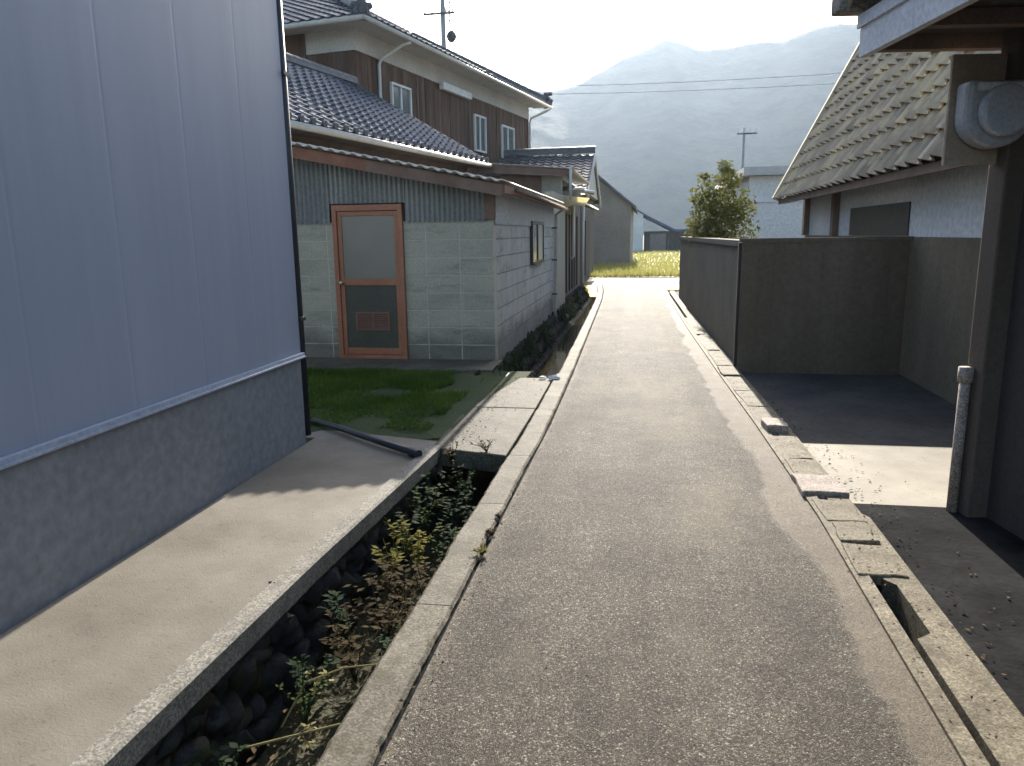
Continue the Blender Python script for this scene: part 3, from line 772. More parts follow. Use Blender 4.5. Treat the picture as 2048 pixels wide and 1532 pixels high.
# awning
off = (-1.7, 17.3, 2.2)
aw = thing('awning', 'small cream translucent corrugated awning glowing over the dark sliding doors', 'awning', off)
mb = MB(off); rows_ = []
for i in range(25):
    y = 17.0 + i * 3.4 / 24
    rows_.append([(x, y, 2.34 - (x + 1.8) * .35 + .02 * math.sin(2 * math.pi * y / .28)) for x in (-1.8, -1.6, -1.4, -1.15)])
mb.grid(rows_); mb.build('sheet', M['awning'], aw, smooth=True)
mb = MB(off); mb.add([(-1.76, 16.97, 2.33), (-1.15, 16.97, 2.26), (-1.28, 16.97, 2.07), (-1.42, 16.97, 2.12), (-1.5, 16.97, 2.12), (-1.7, 16.97, 2.06)], [(0, 1, 2, 3, 4, 5)])
o = mb.build('end_sheet', M['awning'], aw); o.modifiers.new('solid', 'SOLIDIFY').thickness = .006
for q in (17.1, 17.9, 19.1, 20.3):
    mb = MB(off); mb.beam((-1.8, q, 2.31), (-1.17, q, 2.09), .03, .03); mb.build('bracket', M['darkframe'], aw)

# ------------------------------------------------------------------ tiled outbuilding at Y 23..29 (ridge along X)
off = (-1.7, 26, 0)
h2 = thing('tiled_outbuilding', 'small grey tiled outbuilding with pale gable barge beyond the lean to', 'outbuilding', off)
mb = MB(off); mb.prism([(23.0, 0), (23.0, 2.75), (26, 3.95), (29, 2.75), (29, 0)], 'x', -6.5, -1.82); mb.build('wall', M['darkboards'], h2)
a2 = math.atan2(4.08 - 2.6, 3.5); c2, s2 = math.cos(a2), math.sin(a2); sl = math.hypot(1.48, 3.5)
mb = MB(off); tile_rows(mb, lambda s, t, h: (s, 22.5 + t * c2 - h * s2, 2.6 + t * s2 + h * c2), -6.7, -1.62, int(sl / .25), sl / int(sl / .25), seg=5)
mb.add([(-6.7, 26, 4.08), (-1.62, 26, 4.08), (-1.62, 29.5, 2.6), (-6.7, 29.5, 2.6)], [(0, 1, 2, 3)])
r2 = mb.build('roof', M['tile'], h2)
mb = MB(off); ridge_line(mb, (-6.7, 26, 4.08), (-1.6, 26, 4.12), .08, .3, .14); mb.build('ridge_tiles', M['tile'], r2)
mb = MB(off); mb.beam((-1.6, 22.5, 2.53), (-1.6, 26, 4.01), .05, .2); mb.beam((-1.6, 26, 4.01), (-1.6, 29.5, 2.53), .05, .2); mb.build('barge_board', M['plaster'], h2)
mb = MB(off); mb.prism([(23.3, 2.7), (26, 3.86), (28.7, 2.7)], 'x', -1.80, -1.66); mb.build('gable_panel', M['plaster'], h2)
mb = MB(off); mb.box(-1.8, -1.765, 24.2, 26.0, .2, 1.9); mb.build('door', M['blackwood'], h2)

# ------------------------------------------------------------------ far houses
def gable_house(name, label, x0, x1, y0, y1, eave, ridge, wm, rm, ovh=.4, windows=()):
    off = ((x0 + x1) / 2, y0, 0); h = thing(name, label, 'house', off); xm = (x0 + x1) / 2
    mb = MB(off); mb.prism([(x0, -.05), (x1, -.05), (x1, eave), (xm, ridge - .08), (x0, eave)], 'y', y0, y1); mb.build('wall', wm, h)
    mb = MB(off); sl = (ridge - eave) / (xm - x0)
    for sg in (-1, 1):
        xe = xm + sg * (x1 - xm + ovh); ze = eave - ovh * sl
        mb.add([(xm, y0 - ovh, ridge), (xe, y0 - ovh, ze), (xe, y1 + ovh, ze), (xm, y1 + ovh, ridge),
                (xm, y0 - ovh, ridge + .14), (xe, y0 - ovh, ze + .14), (xe, y1 + ovh, ze + .14), (xm, y1 + ovh, ridge + .14)],
               [(3, 2, 1, 0), (4, 5, 6, 7), (0, 1, 5, 4), (1, 2, 6, 5), (2, 3, 7, 6), (3, 0, 4, 7)])
    mb.build('roof', rm, h)
    for (a, b, c, d) in windows:
        mb = MB(off); mb.box(a, b, y0 - .05, y0 - .002, c, d); w = mb.build('window', M['winframe'], h)
        mb = MB(off); mb.box(a + .07, b - .07, y0 - .06, y0 - .052, c + .07, d - .07); mb.build('pane', M['glass'], w)
    return h
gable_house('gabled_barn', 'brown grey gabled barn behind the tiled outbuilding at the lane end', -6.3, -.55, 36, 46, 2.75, 5.15, M['farwall'], M['tile'], .25, [(-4.0, -2.9, 1.2, 2.1)])
gable_house('white_house', 'narrow pale house at the far end between barn and blue roof', -4.2, .04, 62, 70, 2.9, 4.2, M['plasterwhite'], M['bluetile'], .15)
# blue roofed carport-like house
off = (1.2, 64, 0)
bh = thing('blue_roofed_house', 'low dark house with sloping blue roof beyond the yellow field', 'house', off)
mb = MB(off); mb.box(.15, 6, 64, 72, -.05, 1.6); mb.build('wall', M['darkboards'], bh)
mb = MB(off); mb.prism([(-.5, 3.1), (2.6, 1.55), (6.5, 1.45), (6.5, 1.62), (2.6, 1.75), (-.5, 3.3)], 'y', 63.5, 72.5); mb.build('roof', M['bluetile'], bh)
mb = MB(off); mb.box(.6, 1.9, 63.95, 63.998, .0, 1.4); mb.build('door', M['farwall'], bh)

# yellow field
vs, fs = [], []
for i in range(15000):
    y = 26.6 + 34 * random.random() ** 1.6; x = random.uniform(-2.5, 4.0 + (y - 26) * .1)
    hgt = random.uniform(.08, .26) * (1 + .5 * noise.noise(V((x, y, 0)))); a = random.uniform(0, 6.28); w = .02
    dx, dy = math.cos(a) * w, math.sin(a) * w
    n = len(vs); vs += [(x - dx, y - dy, -.02), (x + dx, y + dy, -.02), (x + random.uniform(-.1, .1), y + random.uniform(-.1, .1), hgt)]; fs.append((n, n + 1, n + 2))
tag(raw('field_grass', M['dryblade'], vs, fs), 'sunlit yellow dry grass field past the end of the lane', 'grass', kind='stuff')
mb = MB(); mb.grid([[(x, y, -.005 + .05 * noise.noise(V((x * .6, y * .6, 0)))) for x in frange(-3, 9, .8)] for y in frange(26.3, 61, 1.2)])
tag(mb.build('field', M['drygrass'], smooth=True), kind='structure')

# ------------------------------------------------------------------ poles and wires
def pole(label, x, y, h, r, arms, extra=False):
    p = thing('utility_pole', label, 'utility pole', (x, y, 0), 0, 'utility poles beyond the houses'); off = (x, y, 0)
    mb = MB(off); mb.tube([(x, y, -.1), (x, y, h)], r, 12, r * .65); mb.build('shaft', M['polec'], p, smooth=True)
    for z, w0, w1 in arms:
        mb = MB(off); mb.beam((x + w0, y - .15, z), (x + w1, y - .15, z), .1, .1); arm = mb.build('crossarm', M['darkpipe'], p)
        for q in (w0 + .08, w0 + .5, w1 - .5, w1 - .08):
            mb = MB(off); mb.tube([(x + q, y - .15, z + .05), (x + q, y - .15, z + .3)], .05, 8, .035); mb.build('insulator', M['insul'], arm)
    if extra:
        mb = MB(off); mb.tube([(x + .42, y - .1, 13.1), (x + .42, y - .1, 16.2)], .04, 8)
        for z in (13.6, 14.1, 14.6): mb.beam((x + .2, y - .1, z), (x + .95, y - .3, z - .25), .05, .05)
        for z in (12.7,): mb.blob((x + .5, y - .1, z), .28, 2, .05, (1, 1, 1.2))
        mb.build('service_fitting', M['darkpipe'], p)
    return p
pole('tall utility pole with crossarms rising behind the tiled house roof', -11.53, 45, 17, .2, [(13.95, -1.1, .7), (15.6, -1.0, 1.0)], True)
pole('small distant utility pole before the hazy mountain', 7.25, 60, 8.95, .13, [(8.55, -.5, .9)])
pole('utility pole hidden partly by the mossy tiled roof', 15.5, 36, 10, .16, [(8.0, -.8, .8), (7.5, -.8, .8)])
for (lab, z0, z1, s) in (('upper pale power line sagging across the mountain', 10.0, 8.3, .35), ('lower pale power line sagging across the mountain', 9.55, 7.8, .28)):
    a, b = V((-11.5, 44.8, z0)), V((15.5, 35.8, z1)); pts = []
    for i in range(25):
        f = i / 24; p = a.lerp(b, f); p.z -= s * 4 * f * (1 - f); pts.append(p)
    mb = MB((2, 40, 9)); mb.tube(pts, .018, 6); o = mb.build('power_line', M['wire'], smooth=True); o.location = (2, 40, 9)
    tag(o, lab, 'power line', 'power lines')

# ------------------------------------------------------------------ right side
# gutter
mb = MB(); rows_ = []
wide = lambda y: .09 if 2.75 < y < 3.25 else (.028 if y <= 2.75 else .05)
mb.grid([[(gxf(y) + .0, y, -.12), (gxf(y), y, .014), (gxf(y) + .062, y, .018), (gxf(y) + .066, y, -.12)] for y in frange(-4, 20, .1)])
tag(mb.build('gutter_kerb', M['gutter']), kind='structure')
mb = MB(); mb.grid([[(gxf(y) + .05, y, -.118), (gxf(y) + .2, y, -.118)] for y in frange(-4, 20, .3)])
tag(mb.build('gutter_ground', M['soil_and_shade']), kind='structure')
mb = MB(); mb.grid([[(gxf(y) + .066 + wide(y), y, -.12), (gxf(y) + .066 + wide(y), y, .012), (gxf(y) + .26 - .025 * (y > 4) , y, .012), (gxf(y) + .27 - .025 * (y > 4), y, -.14)] for y in frange(-4, 20, .05)])
tag(mb.build('gutter_kerb', M['gutter']), kind='structure')
# lids
LL = [('pale broken slab beside the dark hole in the gutter', 3.27, 3.62, .012, .1, 0), ('cracked mossy slab second before the pinkish lid', 3.63, 3.9, .02, .085, 0), ('dull mossy slab just before the opening in front of the pinkish lid', 3.91, 4.24, .01, .1, 0),
      ('pinkish square lid over the dark gutter opening', 4.31, 4.66, .03, .125, 1), ('short pale slab just past the pinkish lid', 4.67, 5.02, .012, .09, 0), ('brownish slab level with the sunlit strip of the yard', 5.03, 5.6, .008, .095, 0),
      ('small pinkish white stone block on the gutter by the shaded yard', 5.72, 5.98, .07, .08, 1), ('brownish slab just past the pinkish white block', 6.0, 6.55, .01, .09, 0), ('darker slab in the middle of the shaded yard edge', 6.56, 7.2, .014, .09, 0),
      ('slab short of the dark fence corner', 7.22, 7.95, .01, .09, 0), ('raised pale slab at the dark fence corner', 7.97, 8.5, .03, .1, 0),
      ('long pale slab past the dark fence corner', 8.6, 9.7, .012, .08, 0), ('long dull slab midway along the boundary wall', 9.75, 11.2, .01, .08, 0), ('last long slab on the gutter before the lane end', 11.3, 13.5, .012, .075, 0)]
for i, (lab, y0, y1, hh, w, pink) in enumerate(LL):
    y = (y0 + y1) / 2; x = gxf(y) + .12; ln = y1 - y0 - .008
    mb = MB((x, y, 0))
    sl_ = (gxf(y1) - gxf(y0)) / (y1 - y0)
    pts = [(x + w * c + random.uniform(-.01, .01) + sl_ * ln / 2 * s, y + ln / 2 * s + random.uniform(-.012, .004)) for c, s in ((-1, -1), (-.3, -.99), (.4, -.97), (1, -1), (1, -.3), (1, .3), (1, 1), (.3, .98), (-.4, 1), (-1, 1), (-1, .3), (-1, -.3))]
    mb.prism(pts, 'z', -.03, .0135 + hh * .75)
    o = mb.build('gutter_cover', M['stonelid'] if pink else M['gutter'], bevel=.008); o.location = (x, y, 0); o.rotation_euler = (R(random.uniform(-.4, .4)), R(random.uniform(-2, 2)), 0)
    tag(o, lab, 'gutter cover', 'slabs covering the right gutter')
# yard right of gutter
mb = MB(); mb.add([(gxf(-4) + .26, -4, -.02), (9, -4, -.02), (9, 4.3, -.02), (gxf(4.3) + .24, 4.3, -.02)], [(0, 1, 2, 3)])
tag(mb.build('yard_ground', M['soil_and_shade']), kind='structure')  # shade on the near yard is put into the dark ground colour
mb = MB(); mb.add([(gxf(5.55) + .2, 5.55, -.02), (9, 5.6, -.02), (9, 8.5, -.02), (gxf(8.5) + .24, 8.5, -.02)], [(0, 1, 2, 3)])
tag(mb.build('yard_ground', M['yardearth']), kind='structure')
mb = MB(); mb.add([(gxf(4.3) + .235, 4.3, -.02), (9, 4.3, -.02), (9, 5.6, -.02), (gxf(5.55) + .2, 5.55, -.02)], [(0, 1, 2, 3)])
tag(mb.build('yard_pavement', M['litstrip']), kind='structure')  # pale colour paints the lit strip between the yard's shadows
mb = MB(); mb.grid([[(gxf(y) + .24, y, -.016), (1.6, y, -.016)] for y in frange(8.5, 20, .5)])
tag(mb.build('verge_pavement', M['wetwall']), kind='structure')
# fence frontal
fn = thing('board_fence', 'dark weathered board fence closing the far side of the shaded yard', 'fence', (1.04, 8.42, 0))
mb = MB((1.04, 8.42, 0)); q = 1.05
while q < 2.7:
    q2 = min(q + .165, 2.72); mb.box(q + .0006, q2 - .0006, 8.4 - random.choice((0, .003, .005)), 8.425, -.02, 1.389); q = q2
mb.box(1.05, 2.72, 8.427, 8.44, -.02, 1.37); mb.build('boards', M['fence'], fn)
mb = MB((1.04, 8.42, 0)); mb.box(1.02, 2.74, 8.385, 8.46, 1.39, 1.425); mb.build('cap_rail', M['fence'], fn)
for q in (1.04, 1.9): 
    mb = MB((1.04, 8.42, 0)); mb.box(q - .02, q + .05, 8.445, 8.52, -.02, 1.38); mb.build('post', M['blackwood'], fn)
# boundary wall along the lane
w1 = thing('boundary_wall', 'long dark boundary wall running beside the lane to its end', 'wall', (1, 13, 0))
mb = MB((1, 13, 0)); mb.add([(1.10, 8.5, -.05), (.86, 17.9, -.05), (1.02, 17.9, -.05), (1.26, 8.5, -.05), (1.10, 8.5, 1.33), (.86, 17.9, 1.33), (1.02, 17.9, 1.33), (1.26, 8.5, 1.33)],
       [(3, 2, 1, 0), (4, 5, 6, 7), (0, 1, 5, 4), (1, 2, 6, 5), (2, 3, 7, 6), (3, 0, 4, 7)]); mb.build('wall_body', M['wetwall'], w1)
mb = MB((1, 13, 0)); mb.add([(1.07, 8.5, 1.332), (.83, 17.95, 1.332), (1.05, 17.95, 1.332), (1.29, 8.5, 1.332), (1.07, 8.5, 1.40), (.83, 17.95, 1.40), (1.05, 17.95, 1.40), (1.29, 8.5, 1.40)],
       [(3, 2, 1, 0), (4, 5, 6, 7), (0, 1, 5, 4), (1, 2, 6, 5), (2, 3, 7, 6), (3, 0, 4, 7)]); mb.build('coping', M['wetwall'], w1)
# foliage helper
def leaves(mb, c, rad, n, size, shape=(1, 1, 1), droop=.3):
    for i in range(n):
        d = V((random.gauss(0, 1), random.gauss(0, 1), random.gauss(0, 1))).normalized() * random.random() ** .45
        p = V(c) + V((d.x * rad * shape[0], d.y * rad * shape[1], d.z * rad * shape[2]))
        s = size * random.uniform(.6, 1.3)
        a = V((random.gauss(0, 1), random.gauss(0, 1), random.gauss(-droop, .6))).normalized(); b = a.cross(V((random.gauss(0, 1), random.gauss(0, 1), random.gauss(0, 1)))).normalized()
        mb.add([p, p + a * s * .5 + b * s * .28, p + a * s, p + a * s * .5 - b * s * .28], [(0, 1, 2, 3)])
bsh = thing('garden_bush', 'rounded yellow green bush standing behind the dark boundary wall', 'bush', (1.42, 15, 0))
mb = MB(); 
for i in range(5):
    a = i * 1.26; mb.tube([(0, 0, 0), (.12 * math.cos(a), .12 * math.sin(a), .8), (.3 * math.cos(a), .3 * math.sin(a), 1.7)], .04, 6, .015)
mb.build('stems', M['fasciawood'], bsh)
mb = MB()
for (x, y, z, r, n) in ((-.1, 0, 1.75, .5, 900), (.25, .1, 1.95, .45, 800), (-.2, .1, 2.15, .35, 500), (.12, 0, 2.45, .28, 330), (.2, 0, 1.5, .55, 800), (-.3, -.1, 1.5, .35, 450), (.08, 0, 2.72, .12, 90), (-.28, 0, 2.52, .1, 60)):
    leaves(mb, (x, y, z), r, n, .085, (1, 1, .85))
mb.build('crown', M['bush'], bsh)

# white flat-roofed house
off = (3.4, 20, 0)
wh = thing('flat_roofed_house', 'white walled house with flat grey roof edge behind the bush', 'house', off)
mb = MB(off); mb.box(2.6, 9, 20, 27, -.1, 2.84); mb.build('wall', M['plasterwhite'], wh)
mb = MB(off); mb.box(2.42, 9.2, 19.7, 27.3, 2.843, 3.04); mb.build('roof', M['greymetal'], wh)
mb = MB(off); mb.box(2.6, 9, 19.95, 19.998, 2.2, 2.35); mb.build('ledge', M['greyboard'], wh)
mb = MB(off); mb.box(4.2, 5.4, 19.95, 19.998, 1.2, 2.1); mb.build('window', M['glass'], wh)

# mossy tiled house on the right
off = (2.75, 10, 0)
mh = thing('mossy_tiled_house', 'old house with steep mossy tiled roof over white plaster and dark boards', 'house', off)
MY0, MY1 = 5.6, 14.0
mb = MB(off); mb.box(2.75, 7.5, MY0 + .3, MY1 - .3, 1.42, 2.55); mb.build('plaster_wall', M['plasterwhite'], mh)
mb = MB(off); mb.box(2.73, 7.5, MY0 + .28, MY1 - .28, -.05, 1.418); mb.build('board_wall', M['fence'], mh)
mb = MB(off); mb.box(2.735, 2.749, 8.6, 10.9, 1.43, 1.78); mb.build('window', M['darkframe'], mh)
for q in (13.55, 11.6):
    mb = MB(off); mb.box(2.66, 2.749, q - .07, q + .07, 1.42, 2.3); mb.build('post', M['fasciawood'], mh)
ex, ez, rx, rz = 2.3, 2.03, 3.75, 4.9
ang = math.atan2(rz - ez, rx - ex); ca, sa = math.cos(ang), math.sin(ang); sl = math.hypot(rz - ez, rx - ex)
mb = MB(off); nr = int(sl / .25)
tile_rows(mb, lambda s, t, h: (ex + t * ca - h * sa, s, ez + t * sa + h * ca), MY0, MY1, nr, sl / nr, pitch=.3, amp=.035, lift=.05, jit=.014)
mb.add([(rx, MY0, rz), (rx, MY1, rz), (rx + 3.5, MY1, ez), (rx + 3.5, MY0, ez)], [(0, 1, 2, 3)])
mr = mb.build('roof', M['tilemoss_sunlit'], mh)
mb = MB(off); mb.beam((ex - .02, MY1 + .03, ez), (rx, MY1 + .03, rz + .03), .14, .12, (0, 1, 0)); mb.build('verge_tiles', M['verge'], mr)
mb = MB(off); ridge_line(mb, (rx, MY0, rz), (rx, MY1, rz), .12, .35, .2); mb.build('ridge_tiles', M['tilemoss_sunlit'], mr)
mb = MB(off); mb.add([(ex + .03, MY0, ez - .05), (2.75, MY0, 2.4), (2.75, MY1, 2.4), (ex + .03, MY1, ez - .05)], [(0, 1, 2, 3)]); mb.build('soffit', M['blackwood'], mh)
mb = MB(off); mb.box(ex + .02, ex + .06, MY0, MY1, ez - .08, ez + .0); mb.build('eave_board', M['fasciawood'], mh)
mb = MB(off); mb.prism([(2.75, 2.56), (rx, 4.6), (6.2, 2.56)], 'y', MY0 + .32, MY1 - .12); mb.build('gable_wall', M['darkboards'], mh)

# near right building (rotated so that its side runs along the view axis)
NO = (1.72, 4.3, 0)
nbd = thing('dark_wooden_building', 'dark wooden building with grey eave boards and a pale corner post', 'building', NO, R(9.1))
mb = MB(); mb.box(.1, 5, -6, .0, -.05, 2.9); mb.build('wall', M['blackwood'], nbd)
mb = MB(); mb.box(.0, .16, -.15, -.005, -.05, 2.6); mb.build('corner_post', M['post'], nbd, bevel=.01)
mb = MB(); mb.tube([(-.028, -.05, -.03), (-.028, -.05, .74)], .027, 12); mb.tube([(-.028, -.05, .7), (-.028, -.05, .78)], .038, 12); mb.build('slim_pipe', M['stonelid'], nbd, smooth=True)  # pale tube added to stand in for the post's sunlit edge
mb = MB(); mb.box(-.64, -.60, -6, .12, 2.36, 2.56); mb.build('eave_fascia', M['greyboard'], nbd)
mb = MB(); mb.box(-.655, -.641, -6, .13, 2.50, 2.56); mb.build('eave_trim', M['greyboard'], nbd)
mb = MB(); mb.box(-.598, .1, -6, .1, 2.44, 2.46); mb.build('soffit', M['blackwood'], nbd)
mb = MB()
for q in frange(-5.8, .0, .45): mb.box(-.598, .1, q, q + .06, 2.37, 2.438)
mb.build('rafters', M['fasciawood'], nbd)
an = R(25); c3, s3 = math.cos(an), math.sin(an)
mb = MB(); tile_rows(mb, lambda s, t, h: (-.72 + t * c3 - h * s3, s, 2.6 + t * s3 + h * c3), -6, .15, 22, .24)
nr_ = mb.build('roof', M['tilemoss_sunlit'], nbd)
mb = MB(); mb.box(-.76, -.5, .1, .22, 2.58, 2.72); mb.tube([(-.72, .0, 2.76), (-.72, .26, 2.78)], .07, 12); mb.beam((-.7, .18, 2.66), (3, .18, 2.66 + 3.7 * math.tan(an)), .1, .16); mb.build('verge_tiles', M['rim'], nr_, bevel=.012)
# electricity meter
me_ = thing('electric_meter', 'grey electric meter on a brown backing board fixed to the corner post', 'meter', (1.66, 4.2, 1.83), R(9.1))
mb = MB(); mb.box(-.185, .2, .02, .045, -.02, .5); mb.build('backing_board', M['meterbrown'], me_, bevel=.004)
mb = MB(); cx = .0; pr_ = [(-.165, .36), (-.165, .2)] + [(.165 * math.cos(a), .2 + .15 * math.sin(a)) for a in [math.pi + math.pi * k / 14 for k in range(1, 14)]] + [(.165, .2), (.165, .36)]
mb.prism(pr_, 'y', -.1, .019); mb.build('meter_body', M['meterwhite'], me_, bevel=.025)
mb = MB(); mb.tube([(0.0, -.16, .215), (0.0, -.101, .215)], .12, 28); mb.build('dial_cover', M['meterglass'], me_, bevel=.015)
mb = MB(); mb.box(-.12, .13, -.112, -.1005, .31, .345); mb.build('name_plate', M['insul'], me_)
mb = MB(); mb.tube([(.14, -.02, .1), (.14, -.02, -.3), (.15, .0, -.5)], .024, 8); mb.build('conduit', M['post'], me_, smooth=True)
# the slim pale pipe by the corner post is added for its sunlit edge
# ------------------------------------------------------------------ weeds
def weed(label, loc, mat, n=60, r=.09, size=.035, stems=5, hgt=.16, name='weed', group='weeds in and beside the ditch'):
    t = thing(name, label, 'weed', loc, 0, group)
    mb = MB(); tips = []
    for i in range(stems):
        a = random.uniform(0, 6.28); d = random.uniform(.3, 1) * r
        p = [(0, 0, 0), (d * .4 * math.cos(a), d * .4 * math.sin(a), hgt * .5), (d * math.cos(a), d * math.sin(a), hgt * random.uniform(.7, 1.1))]
        mb.tube(p, .0035, 4, .0015); tips.append(p)
    mb.build('stems', mat, t)
    mb = MB()
    for p in tips:
        for k in range(max(3, n // stems)):
            f = random.uniform(.25, 1.05); q = V(p[0]).lerp(V(p[1]), f * 2) if f < .5 else V(p[1]).lerp(V(p[2]), (f - .5) * 2)
            a = random.uniform(0, 6.28); s = size * random.uniform(.6, 1.3); dvec = V((math.cos(a), math.sin(a), random.uniform(-.4, .5))).normalized(); sd = dvec.cross(V((0, 0, 1))).normalized()
            mb.add([q, q + dvec * s * .45 + sd * s * .26, q + dvec * s, q + dvec * s * .45 - sd * s * .26], [(0, 1, 2, 3)])
    mb.build('foliage', mat, t)
    return t
weed('leafy green weed hanging under the front edge of the slab bridge', (-1.18, 4.75, -.4), M['leaf'], 150, .16, .04, 9, .36)
weed('small fern like weed at the slab corner beside the apron end', (-1.3, 4.95, -.1), M['leafred'], 60, .14, .035, 8, .16)
weed('dry weed tuft on top of the slab bridge front edge', (-1.05, 4.98, .0), M['leafred'], 60, .11, .03, 8, .09)
weed('dark green weed growing low from the cobble wall middle', (-1.36, 4.0, -.4), M['leafdark'], 90, .15, .045, 7, .3)
weed('green weed against the kerb side of the ditch', (-.98, 3.55, -.3), M['leaf'], 110, .1, .03, 8, .28)
weed('red brown weed with pale tips leaning over the kerb', (-1.0, 3.25, -.3), M['leafred'], 120, .13, .03, 9, .28)
weed('broad brownish weed clump in the ditch centre', (-1.2, 3.5, -.48), M['leafred'], 160, .2, .05, 10, .34)
weed('yellow green weed beside the cobbles', (-1.33, 3.7, -.4), M['leafyellow'], 80, .13, .045, 8, .3)
weed('reddish bramble with curled leaves nearest the mossy bed', (-1.24, 2.9, -.48), M['leafred'], 130, .16, .045, 9, .3)
weed('low dark weed in front of the bramble', (-1.1, 2.95, -.46), M['leafdark'], 110, .14, .04, 9, .2)
weed('sparse weed with tiny leaves over the mossy bed', (-1.32, 2.55, -.46), M['leaf'], 70, .16, .025, 8, .24)
weed('broad leaved low weed against the cobbles beside the mossy bed', (-1.42, 2.15, -.46), M['leafdark'], 70, .13, .045, 6, .16)
for lab, loc, mt, n, r, sz, st, hg in (
    ('dark weed mass just in front of the slab bridge', (-1.22, 4.5, -.45), 'leafdark', 160, .2, .045, 10, .38),
    ('olive weed leaning out from the cobbles below the rim end', (-1.34, 4.35, -.4), 'leaf', 120, .16, .045, 8, .36),
    ('dark weed between the bridge weed and the kerb', (-1.02, 4.3, -.42), 'leafdark', 110, .13, .04, 8, .3),
    ('yellowish weed mass before the dark bridge weeds', (-1.26, 3.95, -.46), 'leafyellow', 120, .18, .045, 10, .38),
    ('tall dark weed against the kerb short of the bridge', (-1.0, 3.85, -.42), 'leafdark', 110, .12, .038, 8, .32),
    ('brown withered weed mass in the ditch centre', (-1.2, 3.2, -.48), 'leafred', 170, .2, .05, 11, .32),
    ('dark weed pressed against the middle cobbles', (-1.38, 3.15, -.44), 'leafdark', 100, .13, .04, 8, .28),
    ('dark rosette at the foot of the cobbles beside the bramble', (-1.38, 2.75, -.48), 'leafdark', 90, .14, .045, 7, .2)):
    weed(lab, loc, M[mt], n, r, sz, st, hg)
# kerb crack weeds
weed('bright yellow green weed tuft in the crack between kerb and asphalt', (-.725, 3.28, .0), M['leafyellow'], 110, .05, .02, 14, .04)
weed('brown moss tuft in the kerb crack just past the bright tuft', (-.725, 3.52, .0), M['leafred'], 90, .045, .018, 14, .03)
weed('tiny olive weed tuft in the kerb crack past the brown moss tuft', (-.73, 3.75, .0), M['leafred'], 50, .03, .015, 8, .03)
# dry stems over the mossy bed
t = thing('dry_stem', 'bent straw coloured dry stem lying over the mossy ditch bed', 'stem', (-1.25, 2.5, -.3), 0, 'dry stems in the ditch')
mb = MB(); mb.tube([(-.12, -.05, -.1), (-.04, .02, .06), (.1, .08, .1), (.26, .1, .12)], .004, 6); mb.build('stalk', M['straw'], t)
mb = MB(); leaves(mb, (.0, .04, .06), .06, 20, .03); mb.build('leaf', M['straw'], t)
t = thing('dry_stem', 'short straight pale straw stalk lowest over the mossy bed', 'stem', (-1.28, 2.3, -.36), 0, 'dry stems in the ditch')
mb = MB(); mb.tube([(-.13, -.06, .02), (.02, 0, .04), (.2, .06, .07)], .0045, 6); mb.build('stalk', M['straw'], t)
mb = MB(); leaves(mb, (.1, .02, .05), .05, 14, .03); mb.build('leaf', M['straw'], t)
# bank plants
labs = ['dark fern clump at the near foot of the shed corner', 'second dark fern clump along the shed bank', 'dense fern clump below the shed window', 'dark trailing clump before the shed downpipe',
        'dark clump just past the shed downpipe', 'small clump below the beige wall', 'dark clump below the sliding doors', 'far dark clump by the end of the bank']
for i, (lab, y) in enumerate(zip(labs, (8.35, 9.2, 10.6, 12.2, 14.9, 16.5, 18.6, 21))):
    t = thing('bank_plant', lab, 'plant', (-1.6, y, -.12), 0, 'dark plants on the stone bank'); mb = MB()
    for k in range(70):
        a = random.uniform(-1.5, 1.5); l = random.uniform(.15, .38); yy = random.uniform(-.45, .45); zz = random.uniform(-.2, .12)
        p0 = V((random.uniform(-.06, .06), yy, zz)); d = V((math.cos(a) * .6, math.sin(a) * .6, 0)); w = V((-d.y, d.x, 0)).normalized() * .012
        m1 = p0 + d * l * .5 + V((0, 0, l * .35)); e1 = p0 + d * l + V((0, 0, -l * .15))
        mb.add([p0 - w * .5, p0 + w * .5, m1 + w, m1 - w, e1], [(0, 1, 2, 3), (3, 2, 4)])
    mb.build('fronds', M['leafdark'], t)
    mb = MB(); leaves(mb, (.03, 0, -.08), .42, 260, .06, (.4, 1.2, .45)); mb.build('foliage', M['leafdark'], t)
vs, fs = [], []
def fleck(x, y, z, sz):
    a = random.uniform(0, 6.28); b = a + random.uniform(.9, 2.2); n = len(vs); l = sz * random.uniform(.5, 1.4)
    c1, s1, c2, s2 = math.cos(a) * l, math.sin(a) * l, math.cos(b) * l * .5, math.sin(b) * l * .5
    vs.extend([(x - c1 / 2, y - s1 / 2, z), (x + c2 / 2, y + s2 / 2, z + random.uniform(.001, sz * .5)), (x + c1 / 2, y + s1 / 2, z + random.uniform(0, sz * .3)), (x - c2 / 2, y - s2 / 2, z + .001)]); fs.append((n, n + 1, n + 2, n + 3))
for i in range(320):
    y = random.uniform(1.4, 8.3); fleck(gxf(y) + .26 + abs(random.gauss(0, .16)), y, -.014, .02)
for i in range(700):
    y = random.uniform(1.4, 16); fleck(gxf(y) + random.uniform(-.01, .24), y, .03, .014)
for i in range(420):
    y = 1.5 + 14 * random.random() ** 1.5; fleck(kx(y) + random.gauss(.015, .035), y, .016, .014)
for i in range(260):
    y = 1.5 + 14 * random.random() ** 1.4; fleck(random.uniform(kx(y), gxf(y)), y, .02, .009)
for i in range(500):
    y = random.uniform(1.8, 4.9); fleck(random.uniform(-1.42, -.92), y, -.47 + .1 * random.random(), .035)
for i in range(160):
    y = random.uniform(5, 7.7); fleck(-1.4 + abs(random.gauss(0, .15)), y, .012, .02)
tag(raw('leaf_litter', M['deadleaf'], vs, fs), 'scattered dead leaves and grit along the kerbs and ditch', 'leaf litter', kind='stuff')
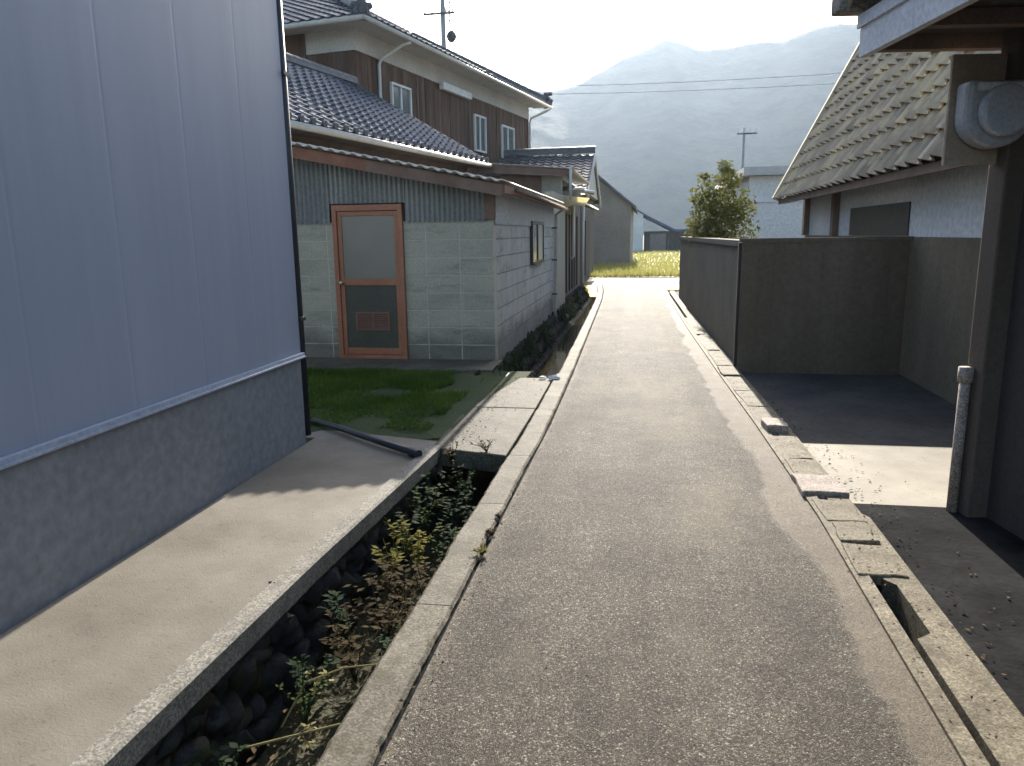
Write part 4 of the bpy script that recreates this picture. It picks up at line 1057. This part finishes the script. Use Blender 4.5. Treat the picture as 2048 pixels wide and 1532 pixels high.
# litter, spout
for lab, (x, y, z) in (('crumpled white scrap on the slab edge by the water', (-.88, 7.66, .02)), ('small pinkish white scrap left of the larger scrap', (-1.0, 7.68, .015)), ('small white blob far along the channel kerb', (-1.0, 14.8, -.3))):  # the third is a plain white blob by the kerb
    mb = MB((x, y, z)); mb.blob((x, y, z + .01), .045 if 'crumpled' in lab else .03, 2, .5, (1.2, .8, .45)); o = mb.build('litter', M['litter']); o.location = (x, y, z)
    tag(o, lab, 'litter', 'white scraps by the water')
sp_ = thing('drain_spout', 'short white drain spout poking from the bank at the shed corner', 'pipe', (-1.5, 8.0, -.06)); mb = MB()
mb.box(-.07, .08, -.12, .12, -.05, .05); mb.build('spout', M['litter'], sp_, bevel=.015)
mb = MB(); mb.box(-.05, .06, -.125, -.119, -.035, .035); mb.build('opening', M['darkframe'], sp_)

# ------------------------------------------------------------------ mountain
PR = [(-70, 9), (-45, 8.5), (-25, 9.5), (-14, 10.2), (-8.24, 10.12), (-7.7, 10.04), (-6.08, 10.14), (-5.0, 10.31), (-3.57, 10.98), (-1.82, 11.89), (-.08, 12.44), (1.29, 13.06), (2.33, 12.78), (3.19, 12.33), (3.7, 12.23), (5.38, 12.28), (7.02, 12.46), (8.96, 12.4), (10.81, 12.95), (12.64, 13.09), (13.86, 12.87), (20, 13.4), (32, 11), (50, 9), (70, 8)]
mb = MB(); rows_ = []; NR = 46
azs = [-70 + 140 * i / 420 for i in range(421)]
for j in range(NR + 8):
    f = j / NR; r_ = []
    for az in azs:
        el = lerp_tab(PR, az); dist = 440 + 260 * f + 40 * math.sin(az * .12 + 1) * f
        dtop = 700 + 40 * math.sin(az * .12 + 1); top = 1.5 + dtop * math.tan(R(el))
        a = R(az); x, y = dist * math.sin(a), dist * math.cos(a)
        if f <= 1:
            z = -1 + (top + 1) * (f ** 1.05)
            n1 = noise.fractal(V((x * .008, y * .008, 1.3)), 1.0, 2.0, 5)
            z += 8 * n1 * f * max(0, 1 - f) ** 2 * 2.0
        else:
            z = top - (f - 1) * 260 * .35
        z += (.5 + .3 * f) * noise.noise(V((x * .09, y * .09, 0))) + (.9 * f) * abs(noise.noise(V((x * .25, y * .25, 5))))
        r_.append((x, y, z))
    rows_.append(r_)
mb.grid(rows_)
tag(mb.build('mountain', M['hill'], smooth=True), kind='structure')

# ------------------------------------------------------------------ haze
HAZE = .000165; HG = .68
hz = NT('haze_air'); hz.n.remove(hz.b)
pv = hz.n.new('ShaderNodeVolumePrincipled'); pv.inputs['Color'].default_value = (.66, .81, 1, 1); pv.inputs['Density'].default_value = HAZE; pv.inputs['Anisotropy'].default_value = HG
hz.link(pv.outputs[0], hz.out.inputs['Volume'])
mb = MB(); mb.box(-1040, 1040, -290, 1020, -3, 262); tag(mb.build('haze', hz.m), kind='stuff')

# ------------------------------------------------------------------ sky, sun, camera
SEL, SAZ = 27.0, -1.0      # sun elevation, azimuth to the right of the lane direction (+Y)
w = bpy.data.worlds.new('World'); scene.world = w; w.use_nodes = True
nt = w.node_tree; sky = nt.nodes.new('ShaderNodeTexSky'); sky.sky_type = 'NISHITA'; sky.sun_disc = False
sky.sun_elevation = R(SEL); sky.sun_rotation = R(SAZ); sky.air_density = 1.0; sky.dust_density = 2; sky.ozone_density = 1.0
bg = nt.nodes['Background']; nt.links.new(sky.outputs[0], bg.inputs[0]); bg.inputs[1].default_value = .15
sl_ = bpy.data.lights.new('sun', 'SUN'); sl_.energy = 5; sl_.angle = R(.55); sl_.color = (1, .93, .82)
so = bpy.data.objects.new('sun', sl_); COL.objects.link(so)
d = V((math.sin(R(SAZ)) * math.cos(R(SEL)), math.cos(R(SAZ)) * math.cos(R(SEL)), math.sin(R(SEL))))
so.rotation_euler = d.to_track_quat('Z', 'Y').to_euler(); so.location = (0, -10, 40)
cam = bpy.data.cameras.new('camera'); co = bpy.data.objects.new('camera', cam); COL.objects.link(co)
cam.sensor_width = 36; cam.lens = 36 * 1500 / 2048; cam.clip_start = .05; cam.clip_end = 5000
co.matrix_world = Matrix.Translation((0, 0, 1.5)) @ Matrix.Rotation(R(9.838), 4, 'Z') @ Matrix.Rotation(R(90 - 11.2), 4, 'X') @ Matrix.Rotation(R(-.8), 4, 'Z')
cam.dof.use_dof = True; cam.dof.focus_distance = 6.5; cam.dof.aperture_fstop = 7
scene.camera = co
vs_ = scene.view_settings; vs_.view_transform = 'Standard'; vs_.look = 'None'; vs_.gamma = 1; vs_.exposure = 1.1
try: vs_.use_curve_mapping = False
except Exception: pass
scene.cycles.volume_bounces = 1
